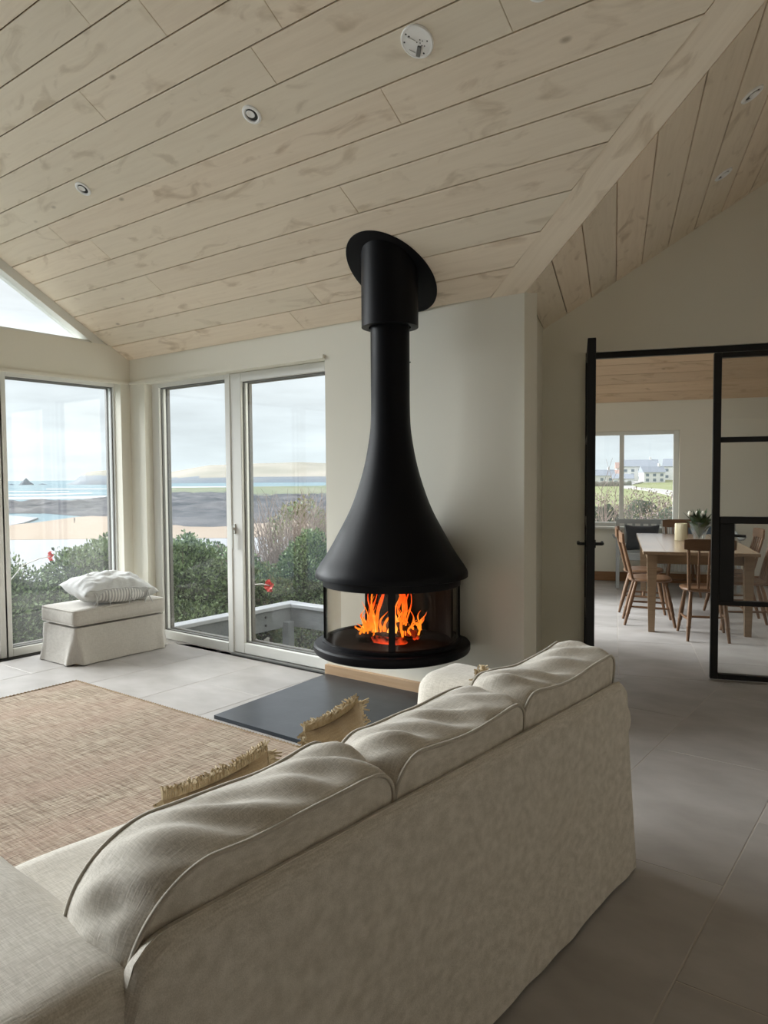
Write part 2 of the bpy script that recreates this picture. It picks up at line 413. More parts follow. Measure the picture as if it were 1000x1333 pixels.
M['paneglass'] = glass_mat('window_glass', tint=(.93,.945,.945), haze=.012)
M['screenglass'] = glass_mat('screen_glass', tint=(.95,.955,.95), haze=.008)
M['fireglass'] = glass_mat('fire_glass', tint=(.88,.86,.83), haze=.0, refl=.35)
M['bowl'] = glass_mat('bowl_glass', tint=(.90,.92,.91), haze=.10, ior=1.5)  # distance haze put into the paler cliff and field colours
M['plastic'] = mat('white_plastic', (.93,.93,.91), .4)
M['chrome'] = mat('brushed_nickel', (.62,.6,.55), .3, metal=1)
M['steelgrey'] = mat('dark_recess', (.02,.02,.02), .5)
M['alu'] = mat('grey_brown_aluminium', (.13,.12,.105), .5)  # dark tone painted in for shade on the backlit frames
M['gasket'] = mat('grey_gasket', (.18,.18,.17), .6)
M['skirt_oak'] = wood_mat('skirting_oak', (.30,.16,.08), (.22,.11,.05), (.2,.1,.05), knots=False)

# rug material: coarse jute rows
def rug_mat():
    m_ = bpy.data.materials.new('jute'); m_.use_nodes = True
    t = m_.node_tree; b = t.nodes['Principled BSDF']; b.inputs['Roughness'].default_value = .95; b.inputs['Specular IOR Level'].default_value = .1
    Lk = t.links.new; tcn = N(t, 'ShaderNodeTexCoord')
    def noise_(scale, vec, det=3):
        mp_ = N(t, 'ShaderNodeMapping'); mp_.inputs['Scale'].default_value = vec; Lk(tcn.outputs['Object'], mp_.inputs[0])
        n_ = N(t, 'ShaderNodeTexNoise'); n_.inputs['Scale'].default_value = scale; n_.inputs['Detail'].default_value = det; Lk(mp_.outputs[0], n_.inputs['Vector']); return n_.outputs['Fac']
    a = noise_(1, (7, 85, 9)); c = noise_(1, (110, 7, 9)); big = noise_(1, (3.2, 1.2, 2), 4); sp2 = noise_(1, (38, 60, 20), 2)
    ad = N(t, 'ShaderNodeMath', operation='ADD'); Lk(a, ad.inputs[0]); Lk(c, ad.inputs[1])
    r1 = N(t, 'ShaderNodeMapRange'); r1.inputs['From Min'].default_value = .78; r1.inputs['From Max'].default_value = 1.18; Lk(ad.outputs[0], r1.inputs['Value'])
    mx = N(t, 'ShaderNodeMix', data_type='RGBA'); mx.inputs['A'].default_value = (.20,.15,.11,1); mx.inputs['B'].default_value = (.47,.40,.31,1); Lk(r1.outputs[0], mx.inputs['Factor'])
    r2 = N(t, 'ShaderNodeMapRange'); r2.inputs['From Min'].default_value = .35; r2.inputs['From Max'].default_value = .68; r2.inputs['To Max'].default_value = .55; Lk(big, r2.inputs['Value'])
    m2 = N(t, 'ShaderNodeMix', data_type='RGBA'); Lk(r2.outputs[0], m2.inputs['Factor']); Lk(mx.outputs['Result'], m2.inputs['A']); m2.inputs['B'].default_value = (.385,.275,.215,1)
    r3 = N(t, 'ShaderNodeMapRange'); r3.inputs['From Min'].default_value = .66; r3.inputs['From Max'].default_value = .76; r3.inputs['To Max'].default_value = .8; Lk(sp2, r3.inputs['Value'])
    m3 = N(t, 'ShaderNodeMix', data_type='RGBA'); Lk(r3.outputs[0], m3.inputs['Factor']); Lk(m2.outputs['Result'], m3.inputs['A']); m3.inputs['B'].default_value = (.19,.125,.08,1)
    Lk(m3.outputs['Result'], b.inputs['Base Color'])
    wv = N(t, 'ShaderNodeTexWave', wave_type='BANDS', bands_direction='Y'); wv.inputs['Scale'].default_value = 17; wv.inputs['Distortion'].default_value = 5.0; wv.inputs['Detail'].default_value = 2; Lk(tcn.outputs['Object'], wv.inputs['Vector'])
    h = N(t, 'ShaderNodeMath', operation='MULTIPLY_ADD'); Lk(wv.outputs['Fac'], h.inputs[0]); h.inputs[1].default_value = .10; Lk(ad.outputs[0], h.inputs[2])
    bp = N(t, 'ShaderNodeBump'); bp.inputs['Strength'].default_value = .9; bp.inputs['Distance'].default_value = .008; Lk(h.outputs[0], bp.inputs['Height']); Lk(bp.outputs[0], b.inputs['Normal'])
    return m_
M['rug'] = rug_mat()
M['rugedge'] = mat('jute_braid', (.36,.27,.18), .95, spec=.1, bump=(90,.6), var=(70,(.22,.16,.10)))
#@@STRUCTURE

# ================================================================== STRUCTURE
def roofA(y): return ZE + SL*(YW-y)
YB2 = 2*RIDGE-YW                # back wall, -3.31
ZR = roofA(RIDGE)
XR = 4.2
APX = (PX+(ZE+SL*2.6-ZE)/SL*1.421, YW-2.6)      # where the small wing's ridge meets the big roof
WT = .28                        # wall thickness

# window wall (front): opening for the two tall units
fw = MB()
fw.box(XL-.165, -5.615, YW, YW+.165, -.05, ZE+.10)
fw.box(-5.615, -3.482, YW, YW+.165, 2.265, ZE+.10)
fw.box(-3.482, PX, YW, YW+.165, -.05, ZE+.10)
wall_front = struct(obj('wall_front', fw, M['plaster']))
# short return wall of the dining wing (u = 0 plane)
rw = MB(); rw.box(-WT, 0, BW(0,0).dot(vB)+0, 0, 0, 1)
rw = MB(); v0 = vB.dot(Vector((PX, YW, 0)))
rw.add([(0,v0,-.05),(0,VS+.12,-.05),(-WT,VS+.12,-.05),(-WT,v0+.10,-.05),(0,v0,ZE+.06),(0,VS+.12,ZE+.06),(-WT,VS+.12,ZE+.06),(-WT,v0+.10,ZE+.06)],
       [(0,1,2,3),(4,7,6,5),(0,4,5,1),(1,5,6,2),(2,6,7,3),(3,7,4,0)])
struct(obj('wall_return', rw, M['plaster'], M=MB_))

# gable wall (left): solid below nothing, glazed; posts, beam, glazed gable above
LWY = [(2.835, 3.815), (1.80, 2.76), (.765, 1.725), (-.27, .69), (-1.305, -.345), (-2.34, -1.38), (-3.2, -2.415)]   # openings (y ranges)
lw = MB()
lw.box(XL-.165, XL, 3.815, YW+.0, -.05, 2.62)                 # corner post
lw.box(XL-.165, XL, YB2-.1, 3.815, 2.29, 2.60)                 # beam
struct(obj('wall_left', lw, M['plaster']))
lt = MB(); lt.box(XL, XL+.022, YB2, YW, 2.268, 2.292); lt.box(XL, -3.482, YW-.022, YW, 2.268, 2.292)
struct(obj('trim_1', lt, M['plaster']))
# gable glazing above the beam: rafter trim and mullions
gt_ = MB()
def rafter(y0, z0, y1, z1, x0, x1, w):
    gt_.add([(x0,y0,z0-w),(x1,y0,z0-w),(x1,y1,z1-w),(x0,y1,z1-w),(x0,y0,z0),(x1,y0,z0),(x1,y1,z1),(x0,y1,z1)],
            [(0,1,2,3),(4,7,6,5),(0,4,5,1),(1,5,6,2),(2,6,7,3),(3,7,4,0)])
rafter(YW, roofA(YW)+.02, RIDGE, ZR+.02, XL-.16, XL-.02, .10)
rafter(RIDGE, ZR+.02, YB2, roofA(YW)+.02, XL-.16, XL-.02, .10)
for y_ in (1.78, RIDGE, -1.2):
    gt_.box(XL-.14, XL-.04, y_-.03, y_+.03, 2.6, min(roofA(y_), roofA(2*RIDGE-y_))+.0)
gt_.box(XL-.16, XL-.04, YB2+.3, 3.66, 2.60, 2.625)
gw = struct(obj('window_3', gt_, M['white']))
gp = MB(); gp.add([(XL-.10,3.66,2.61),(XL-.10,RIDGE,ZR-.05),(XL-.10,YB2+.25,2.61)],[(0,1,2)])
gp.add([(XL-.106,3.66,2.61),(XL-.106,RIDGE,ZR-.05),(XL-.106,YB2+.25,2.61)],[(0,2,1)])
obj('pane', gp, M['paneglass'], gw)

def glazed_unit(name, a0, a1, z0, z1, depth, plane, axis, handle=None, st=(.06,.06,.06,.06), mb_m=None, parent_kind=True):
    """frame in the plane axis=const; a0..a1 along the other axis; depth = thickness; plane = room side"""
    l, r_, b_, t_ = st
    def bx(mb, u0, u1, w0, w1, c0, c1):
        if axis == 'x': mb.cbox(plane-c1, plane-c0, u0, u1, w0, w1, .004)
        else: mb.cbox(u0, u1, plane+c0, plane+c1, w0, w1, .004)
    root = MB(); 
    bx(root, a0, a0+l, z0, z1, 0, depth); bx(root, a1-r_, a1, z0, z1, 0, depth)
    bx(root, a0+l, a1-r_, z0, z0+b_, 0, depth); bx(root, a0+l, a1-r_, z1-t_, z1, 0, depth)
    o = struct(obj(name, root, M['white'], M=mb_m))
    # slim bead and grey gasket
    g = MB(); q = .010
    for (u0,u1,w0,w1) in ((a0+l-.001,a0+l+q,z0+b_,z1-t_),(a1-r_-q,a1-r_+.001,z0+b_,z1-t_),(a0+l,a1-r_,z0+b_-.001,z0+b_+q),(a0+l,a1-r_,z1-t_-q,z1-t_+.001)):
        if axis == 'x': g.box(plane-.045, plane-.025, u0, u1, w0, w1)
        else: g.box(u0, u1, plane+.025, plane+.045, w0, w1)
    obj('gasket', g, M['gasket'], o)
    of = MB(); q = .012; c0, c1 = depth+.001, depth+.035  # dark strip stands in for the shade on the backlit frame
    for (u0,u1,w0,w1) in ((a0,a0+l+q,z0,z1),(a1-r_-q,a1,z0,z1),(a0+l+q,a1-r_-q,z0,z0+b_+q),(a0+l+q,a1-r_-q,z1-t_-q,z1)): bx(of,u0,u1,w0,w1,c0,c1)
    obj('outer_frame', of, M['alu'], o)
    p = MB()
    if axis == 'x': p.box(plane-.042, plane-.036, a0+l-.004, a1-r_+.004, z0+b_-.004, z1-t_+.004)
    else: p.box(a0+l-.004, a1-r_+.004, plane+.036, plane+.042, z0+b_-.004, z1-t_+.004)
    obj('pane', p, M['paneglass'], o)
    return o
PW = 3.985
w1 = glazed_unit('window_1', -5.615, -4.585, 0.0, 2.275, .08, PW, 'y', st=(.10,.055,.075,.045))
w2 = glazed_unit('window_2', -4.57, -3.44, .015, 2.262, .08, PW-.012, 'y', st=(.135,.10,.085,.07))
cov = MB(); cov.cbox(-4.60, -4.555, PW-.02, PW+.08, 0, 2.27, .004)
obj('mullion', cov, M['white'], w1)
hb = MB(); hb.cbox(-4.535,-4.513, PW-.022, PW-.010, .98, 1.06, .003); hb.cbox(-4.530,-4.517, PW-.045, PW-.030, .86, 1.035, .003); hb.box(-4.529,-4.518,PW-.035,PW-.012,1.01,1.03)
obj('handle', hb, M['chrome'], w2)
sill = MB(); sill.cbox(-5.615, -3.482, YW-.0, PW+.25, -.03, .0, .002)
struct(obj('trim_2', sill, M['tile']))
trk = MB(); trk.box(-4.56, -3.482, PW-.05, PW-.012, 0.0, .012)
struct(obj('trim_3', trk, M['gasket']))
PLN = -5.925
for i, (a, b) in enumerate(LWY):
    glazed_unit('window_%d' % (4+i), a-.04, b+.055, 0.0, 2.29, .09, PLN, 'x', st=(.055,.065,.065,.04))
sl2 = MB(); sl2.box(XL-.30, XL, YB2, 3.9, -.03, 0.0)
struct(obj('trim_4', sl2, M['tile']))

# back wall and right walls (behind the camera); unseen garden doors added for daylight
bw = MB()
BX = [(-5.2,-3.2)]
xs = [XL-WT, -5.2, -3.2, XR+WT]
for k in range(3):
    z0 = 2.25 if k == 1 else -.05
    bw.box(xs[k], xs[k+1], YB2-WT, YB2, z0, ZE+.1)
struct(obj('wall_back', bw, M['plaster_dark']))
for i, (a, b) in enumerate(BX):
    for j in range(2):
        aa = a+(b-a)/2*j; bb = a+(b-a)/2*(j+1)
        g = MB(); 
        for q in ((aa,aa+.06,0,2.25),(bb-.06,bb,0,2.25),(aa+.06,bb-.06,0,.08),(aa+.06,bb-.06,2.19,2.25)): g.cbox(q[0],q[1],YB2-.16,YB2-.09,q[2],q[3],.003)
        o = struct(obj('door_%d' % (1+2*i+j), g, M['white']))
        p = MB(); p.box(aa+.06,bb-.06,YB2-.128,YB2-.122,.08,2.19); obj('pane', p, M['paneglass'], o)
rwall = MB()
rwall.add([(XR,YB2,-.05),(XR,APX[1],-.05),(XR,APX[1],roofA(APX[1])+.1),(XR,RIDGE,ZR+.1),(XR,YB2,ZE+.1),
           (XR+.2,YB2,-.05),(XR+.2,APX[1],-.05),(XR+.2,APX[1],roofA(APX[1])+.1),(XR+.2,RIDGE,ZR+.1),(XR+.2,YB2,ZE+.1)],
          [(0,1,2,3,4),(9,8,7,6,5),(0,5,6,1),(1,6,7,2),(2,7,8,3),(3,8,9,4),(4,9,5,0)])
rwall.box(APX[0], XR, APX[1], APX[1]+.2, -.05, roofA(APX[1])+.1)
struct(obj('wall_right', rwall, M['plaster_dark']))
vA = vB.dot(Vector((APX[0], APX[1], 0)))
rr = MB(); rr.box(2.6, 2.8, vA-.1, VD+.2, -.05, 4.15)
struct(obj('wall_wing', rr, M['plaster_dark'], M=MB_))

# screen wall: gable above the black screen
UO0, UO1 = .30, 2.52     # opening of the screen
HO = 2.305
sw = MB()
sw.box(0, UO0, VS, VS+.12, -.05, HO)
sw.add([(0,VS,HO),(2.6,VS,HO),(2.6,VS,ZE+SL*2.6+.05),(0,VS,ZE+.05),(0,VS+.12,HO),(2.6,VS+.12,HO),(2.6,VS+.12,ZE+SL*2.6+.05),(0,VS+.12,ZE+.05)],
       [(0,1,2,3),(7,6,5,4),(0,4,5,1),(1,5,6,2),(2,6,7,3),(3,7,4,0)])
sw.box(UO1, 2.6, VS, VS+.12, -.05, HO)
struct(obj('wall_screen', sw, M['plaster'], M=MB_))

# dining room shell
DL = -.38
dd = MB()
dw0, dw1, dz0, dz1 = -.12, 1.32, .745, 2.03
dd.box(DL-WT, dw0, VD, VD+WT, -.05, 2.55); dd.box(dw1, 2.8, VD, VD+WT, -.05, 2.55)
dd.box(dw0, dw1, VD, VD+WT, -.05, dz0); dd.box(dw0, dw1, VD, VD+WT, dz1, 2.55)
struct(obj('wall_far', dd, M['plaster'], M=MB_))
dl = MB()   # left wall; unseen glazed door added for daylight from the left
dl.box(DL-.2, DL, VS+.12, 6.6, -.05, 4.1); dl.box(DL-.2, DL, 8.9, VD, -.05, 4.1); dl.box(DL-.2, DL, 6.6, 8.9, 2.15, 4.1)
dl.box(DL-.2, 0, VS+.0, VS+.12, -.05, 4.1)
struct(obj('wall_dining', dl, M['plaster'], M=MB_))
g = MB()
for q in ((6.6,6.68,0,2.15),(7.71,7.79,0,2.15),(8.82,8.9,0,2.15)): g.cbox(DL-.12, DL-.06, q[0], q[1], q[2], q[3], .003)
for q in ((6.68,7.71),(7.79,8.82)):
    g.cbox(DL-.12, DL-.06, q[0], q[1], 0, .08, .003); g.cbox(DL-.12, DL-.06, q[0], q[1], 2.08, 2.15, .003)
o = struct(obj('door_5', g, M['white'], M=MB_))
p = MB(); p.box(DL-.093, DL-.087, 6.68, 8.82, .08, 2.08); obj('pane', p, M['paneglass'], o)
# dining window
g = MB(); y0, y1 = VD+.06, VD+.12
for q in ((dw0,dw0+.05,dz0,dz1),(dw1-.07,dw1,dz0,dz1),(dw0+.05,dw1-.07,dz0,dz0+.05),(dw0+.05,dw1-.07,dz1-.05,dz1),(.565,.625,dz0+.05,dz1-.05)):
    g.cbox(q[0],q[1],y0,y1,q[2],q[3],.003)
dwn = struct(obj('window_11', g, M['white'], M=MB_))
for q in ((dw0+.05,.565),(.625,dw1-.07)):
    p = MB(); p.box(q[0],q[1],y0+.028,y0+.034,dz0+.05,dz1-.05); obj('pane', p, M['paneglass'], dwn)
ds = MB(); ds.cbox(dw0-.04, dw1+.04, VD-.09, VD+.06, dz0-.03, dz0, .004); obj('window_sill', ds, M['white'], dwn)
bb = MB(); bb.cbox(DL, 2.6, VD-.018, VD, 0, .125, .004); struct(obj('baseboard_1', bb, M['skirt_oak'], M=MB_))
# dining roof: gable running across, low side at the far wall
VR = (VD+VS)/2
def roofD(v): return 2.41+SL*(VD-v) if v > VR else 2.41+SL*(VD-VR)-SL*(VR-v)
dr = MB()
def drp(u0, u1, a, b):
    za = 2.41+SL*(VD-a) if a > VR else roofD(a)
    dr.slab([(u0,a,za+.02),(u1,a,za+.02),(u1,b,roofD(b)+.02),(u0,b,roofD(b)+.02)], .12)
drp(DL-.3, 2.9, VD+.1, VR); drp(DL-.3, .1, VR-.002, VS+.11); drp(2.3, 2.9, VR-.002, VS+.11); drp(.1, 2.3, VR-.002, 7.6); drp(.1, 2.3, 6.1, VS+.11)
sk = MB(); sk.slab([(.1,7.6,roofD(7.6)+.08),(2.3,7.6,roofD(7.6)+.08),(2.3,6.1,roofD(6.1)+.08),(.1,6.1,roofD(6.1)+.08)], .008)  # unseen rooflight, added to brighten the dining room
sko = struct(obj('window_12', sk, M['paneglass'], M=MB_))
ceil_d = struct(obj('ceiling_dining', dr, M['gap'], M=MB_))

# ------------------------------------------------------------------ main ceiling
def zA(y): return roofA(y) if y > RIDGE else roofA(2*RIDGE-y)
def creaseX(y): return PX+(YW-y)*1.421
T_ = .022
cs = MB()
apz = roofA(APX[1])
def A3(x, y): return (x, y, zA(y)+T_)
cs.slab([A3(XL-.16,YW+.2), A3(PX-.25,YW+.2), A3(PX,YW), A3(APX[0],APX[1]), A3(XR+.2,APX[1]), A3(XR+.2,RIDGE), A3(XL-.16,RIDGE)], .12)
cs.slab([A3(XL-.16,RIDGE), A3(XR+.2,RIDGE), A3(XR+.2,YB2-.2), A3(XL-.16,YB2-.2)], .12)
ceilA = struct(obj('ceiling', cs, M['gap']))
def zB(p): return ZE+SL*(uB.dot(p)-CR)
Pp = Vector((PX,YW,0)); Qp = BW(0,VS+.12); Rp = BW(2.7,VS+.12); Ap = Vector((APX[0],APX[1],0)) 
csB = MB()
csB.slab([(q.x,q.y,ZE+SL*max(-.3,(uB.dot(q)-CR))+T_) for q in (Pp, Ap, BW(2.72,vA-.05), Rp, BW(0,VS+.12))], .12)
ceilB = struct(obj('ceiling_wing', csB, M['gap']))

CS = 1/math.sqrt(1+SL*SL)
def board_obj(poly, Mx, parent, mat_, th=.016, name='board'):
    """poly in board-local coords: x along the board, y across (up the slope); thickness toward -z (into room)"""
    mb = MB(); n = len(poly)
    c = .0025
    cx = sum(p[0] for p in poly)/n; cy = sum(p[1] for p in poly)/n
    inn = []
    for (x, y) in poly:
        d = Vector((cx-x, cy-y)); 
        inn.append((x+(c if x < cx else -c), y+(c if y < cy else -c)))
    vs = [(x,y,0) for x,y in poly]+[(x,y,-th+c) for x,y in poly]+[(x,y,-th) for x,y in inn]
    fs = [tuple(range(n))]+[tuple(2*n+i for i in range(n-1,-1,-1))]
    for k in (0,1):
        fs += [(k*n+i, (k+1)*n+i, (k+1)*n+(i+1)%n, k*n+(i+1)%n) for i in range(n)]
    mb.add(vs, fs)
    o = obj(name, mb, mat_, M=Mx)
    if parent:
        o.parent = parent; o.matrix_parent_inverse = parent.matrix_world.inverted()
    return o

d3 = (Vector((APX[0],APX[1],apz))-Vector((PX,YW,ZE))); Lp = d3.length; d3.normalize()
nA = Vector((0,SL,1)).normalized(); side = nA.cross(d3)
if side.x > 0: side = -side
wdt = .145
XOFF = -(side.x+side.y*1.421)*wdt - .012
# rows of the main slope: boundaries (y), lowest first
PITCH_Y = .1686
bounds = [YW, 3.742]
while bounds[-1]-PITCH_Y > RIDGE: bounds.append(bounds[-1]-PITCH_Y)
bounds.append(RIDGE)
joints = {3.2: [-2.61], 2.62: [-1.40], 2.46: [-2.56], 2.29: [-3.71, -2.35], 2.12: [-2.94], 2.95: [-4.3], 1.95:[-3.3], 2.78:[-5.0], 3.05:[-4.75], 3.3:[-4.6]}
rj = random.Random(3)
for k in range(len(bounds)-1):
    y0, y1 = bounds[k], bounds[k+1]; ym = (y0+y1)/2
    js = None
    for key, val in joints.items():
        if abs(key-ym) < .07: js = sorted(val)
    xend = creaseX(ym) if ym > APX[1] else XR
    if js is None:
        js = []; x = XL+rj.uniform(1.6, 4.0)
        while x < xend-1.2: js.append(x); x += rj.uniform(2.6, 4.2)
    else:
        x = js[-1]+rj.uniform(2.6, 4.0)
        while x < xend-1.2: js.append(x); x += rj.uniform(2.6, 4.0)
    cuts = [XL-.02]+js+[None]
    for a, b in zip(cuts[:-1], cuts[1:]):
        g = .003
        w = (y0-y1)/CS
        org = Vector((a+.001, y0-g*.7, roofA(y0)+T_+.0))
        # local frame: x along +X, y up the slope (-Y,+Z), z = outward normal (up)
        ex = Vector((1,0,0)); ey = Vector((0,-CS,SL*CS)); ez = ex.cross(ey)   # points down-ish or up
        if ez.z < 0: pass
        # want z pointing up (outward); use left-handed-safe frame
        ex2 = Vector((-1,0,0)); ez2 = ex2.cross(ey)
        # ex2 x ey gives up normal
        Lb = (b if b is not None else 0)
        if b is not None: poly = [(0,0),(-(b-a-.002),0),(-(b-a-.002),w-2*g),(0,w-2*g)]
        else:
            if ym > APX[1]:
                xa = creaseX(y0)-XOFF-.001-a; xb = creaseX(y1)-XOFF-.001-a
            else: xa = xb = XR-a
            if xa < .15: xa = .15
            poly = [(0,0),(-xa,0),(-xb,w-2*g),(0,w-2*g)]
        # face downward: visible side at -z
        Mx = Matrix((ex2, ey, ez2)).transposed().to_4x4(); Mx.translation = org
        board_obj(poly, Mx, ceilA, M['board'])
# flat trim plank along the fold between the two roofs
d3 = (Vector((APX[0],APX[1],apz))-Vector((PX,YW,ZE))); Lp = d3.length; d3.normalize()
nA = Vector((0,SL,1)).normalized()
side = nA.cross(d3)          # in plane A, to one side
if side.x > 0: side = -side
tr_ = MB()
base = Vector((PX,YW,ZE))
p0 = base; 
nB = Vector((-SL*uB.x, -SL*uB.y, 1)).normalized()
a0_ = base - d3*.0; a1_ = base + d3*Lp
pts = [a0_, a1_, a1_+side*wdt, a0_+side*wdt+d3*.0]
# near the wall the plank is cut along the wall line y = YW
kk = (side*wdt).y/(-d3.y) if d3.y else 0
pts[3] = a0_+side*wdt+d3*(kk)
tr_.add([q+nA*.004 for q in pts]+[q+nA*.03 for q in pts], [(0,1,2,3),(7,6,5,4),(0,4,5,1),(1,5,6,2),(2,6,7,3),(3,7,4,0)])
# put it in a frame whose x runs along the plank so the grain follows it
Mt = Matrix((d3, side, d3.cross(side))).transposed().to_4x4(); Mt.translation = base
tr_.xf(Mt.inverted())
obj('ridge_plank', tr_, M['board'], M=Mt).parent = ceilA

# wing ceiling boards: run along vB, rows in u
us = [0.0]+[.165+.1668*i for i in range(15)]
for k in range(len(us)-1):
    ua, ub = us[k], us[k+1]; g = .003
    ex = -vB; ey = (uB*CS+Vector((0,0,SL*CS))); ez = ex.cross(ey)
    ex = vB if ez.z < 0 else ex; ez = ex.cross(ey)
    w = (ub-ua)/CS
    sgn = 1 if ex.dot(vB) > 0 else -1
    org = BW(ua+g*.7, VS, ZE+SL*ua+T_)
    # start at the fold line: v on crease for given u
    def vcr(u):   # point on crease with that u
        t = u*1.0
        # crease point param: P + s*(1.421,-1); u gain per s
        s_ = u/(uB.x*1.421-uB.y)
        q = Vector((PX+1.421*s_, YW-s_, 0)); return vB.dot(q)
    va, vb = vcr(ua)+.012, vcr(ub)+.012
    poly = [(0,0),(sgn*(va-VS),0),(sgn*(vb-VS),w-2*g),(0,w-2*g)]
    Mx = Matrix((ex, ey, ez)).transposed().to_4x4(); Mx.translation = org
    o = board_obj(poly, Mx, ceilB, M['board'])

# dining ceiling boards (far slope), run along uB
vv = VD; k = 0
while vv > VR+.2:
    va, vb = vv, vv-.168; g = .003
    ex = -uB; ey = (-vB*CS+Vector((0,0,SL*CS))); ez = ex.cross(ey)
    sgn = -1
    if ez.z < 0: ex = uB; ez = ex.cross(ey); sgn = 1
    org = BW(DL, va-g*.7, roofD(va)+.02); w = .168/CS
    ln = 3.0
    poly = [(0,0),(sgn*ln,0),(sgn*ln,w-2*g),(0,w-2*g)]
    Mx = Matrix((ex, ey, ez)).transposed().to_4x4(); Mx.translation = org
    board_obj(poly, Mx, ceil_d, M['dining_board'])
    vv -= .168

# ------------------------------------------------------------------ floors
fl_ = MB(); fl_.prism([(XL-.3,YB2-.2),(XR+.2,YB2-.2),(XR+.2,YW+.2),(XL-.3,YW+.2)], -.16, -.0012)
floor = struct(obj('floor', fl_, M['grout']))
fd = MB(); fd.prism([(DL-.2,v0-.5),(2.8,vA),(2.8,VD+.2),(DL-.2,VD+.2)][:], -.158, -.0013)
floorD = struct(obj('floor_dining', fd, M['grout'], M=MB_))
def clip(poly, f):
    out = []
    for i in range(len(poly)):
        a, b = poly[i], poly[(i+1) % len(poly)]; fa, fb = f(a), f(b)
        if fa >= 0: out.append(a)
        if (fa >= 0) != (fb >= 0):
            t = fa/(fa-fb); out.append((a[0]+(b[0]-a[0])*t, a[1]+(b[1]-a[1])*t))
    return out
def tile(poly, parent, Mx=None):
    if len(poly) < 3: return
    cx = sum(p[0] for p in poly)/len(poly); cy = sum(p[1] for p in poly)/len(poly)
    lp = [(p[0]-cx, p[1]-cy) for p in poly]
    ar = abs(sum(lp[i][0]*lp[(i+1)%len(lp)][1]-lp[(i+1)%len(lp)][0]*lp[i][1] for i in range(len(lp))))/2
    if ar < .004: return
    mb = MB(); n = len(lp); c = .0015
    inn = [(x-(c if x > 0 else -c), y-(c if y > 0 else -c)) for x, y in lp]
    vs = [(x,y,-.010) for x,y in lp]+[(x,y,-c) for x,y in lp]+[(x,y,0) for x,y in inn]
    fs = [tuple(range(n-1,-1,-1)), tuple(2*n+i for i in range(n))]
    for k in (0,1): fs += [(k*n+i, k*n+(i+1)%n, (k+1)*n+(i+1)%n, (k+1)*n+i) for i in range(n)]
    mb.add(vs, fs)
    Mo = (Mx or Matrix.Identity(4)) @ Matrix.Translation((cx,cy,0))
    o = obj('tile', mb, M['tile'], M=Mo); o.parent = parent; o.matrix_parent_inverse = parent.matrix_world.inverted()
TW, TLn, G = .5915, 1.183, .0022
ci = 0
x = -.564-TW*10
while x < XR:
    off = 2.085 + (TLn/2 if ci % 2 else 0)
    y = off - TLn*6
    while y < 6.6:
        poly = [(x+G,y+G),(x+TW-G,y+G),(x+TW-G,y+TLn-G),(x+G,y+TLn-G)]
        poly = clip(poly, lambda p: p[0]-(XL-.1)); poly = clip(poly, lambda p: XR+.1-p[0]) if poly else poly
        if poly: poly = clip(poly, lambda p: p[1]-YB2)
        if poly and max(p[1] for p in poly) > YW+.06:
            c = Vector((sum(p[0] for p in poly)/len(poly), sum(p[1] for p in poly)/len(poly), 0))
            if uB.dot(c)-CR > -.25 and c.x > PX-.4: poly = clip(poly, lambda p: uB.dot(Vector((p[0],p[1],0)))-CR+.08)
            else: poly = clip(poly, lambda p: YW+.06-p[1])
        if poly: poly = clip(poly, lambda p: VS-.004-vB.dot(Vector((p[0],p[1],0))))
        if poly: poly = clip(poly, lambda p: 2.65-(uB.dot(Vector((p[0],p[1],0)))-CR)) if y > APX[1]-1.3 else poly
        if poly: tile(poly, floor)
        y += TLn
    x += TW; ci += 1
ci = 0; u = .543-TW*2
while u < 2.6:
    v = VS-TLn*(.5 if ci % 2 else 0)-.05
    while v < VD:
        poly = [(u+G,v+G),(u+TW-G,v+G),(u+TW-G,v+TLn-G),(u+G,v+TLn-G)]
        poly = clip(poly, lambda p: p[1]-VS-.004); 
        if poly: poly = clip(poly, lambda p: VD-p[1])
        if poly: poly = clip(poly, lambda p: 2.62-p[0])
        if poly: tile(poly, floorD, MB_)
        v += TLn
    u += TW; ci += 1
#@@OBJECTS

# ================================================================== FIREPLACE
FX, FY = -2.642, 3.554
def clip_wall(mb, ymax):
    """flatten everything that would pass the wall (round parts are cut flat at the wall)"""
    mb.v = [(x, min(y, ymax), z) for x, y, z in mb.v]; return mb
fp = empty('suspended_fireplace', (FX, FY, 0))
tag(fp, 'black suspended fireplace with flared hood, round glass firebox and burning logs', 'fireplace')
yl = YW-FY-.004
prof = [(.452,.826),(.462,.829),(.462,.852),(.4575,.866)]
ks = [(.871,.4575),(.97,.389),(1.10,.3155),(1.228,.249),(1.357,.200),(1.485,.1625),(1.615,.136),(1.731,.121),(1.857,.117),(2.0,.117)]
# smooth hood profile through the measured radii
zs = [k[0] for k in ks]; rs_ = [k[1] for k in ks]
def interp(z):
    for i in range(len(zs)-1):
        if zs[i] <= z <= zs[i+1]:
            p0 = rs_[max(i-1,0)]; p1 = rs_[i]; p2 = rs_[i+1]; p3 = rs_[min(i+2,len(zs)-1)]
            t = (z-zs[i])/(zs[i+1]-zs[i])
            h0 = zs[i+1]-zs[i]
            m1 = (p2-p0)/(zs[i+1]-zs[max(i-1,0)])*h0 if i > 0 else (p2-p1)
            m2 = (p3-p1)/(zs[min(i+2,len(zs)-1)]-zs[i])*h0
            return (2*t**3-3*t*t+1)*p1+(t**3-2*t*t+t)*m1+(-2*t**3+3*t*t)*p2+(t**3-t*t)*m2
    return rs_[-1]
prof += [(interp(.871+(2.0-.871)*i/40), .871+(2.0-.871)*i/40) for i in range(1,41)]
prof += [(.117,2.34)]
h_ = MB(); h_.lathe(prof, 96, caps=True); clip_wall(h_, yl)
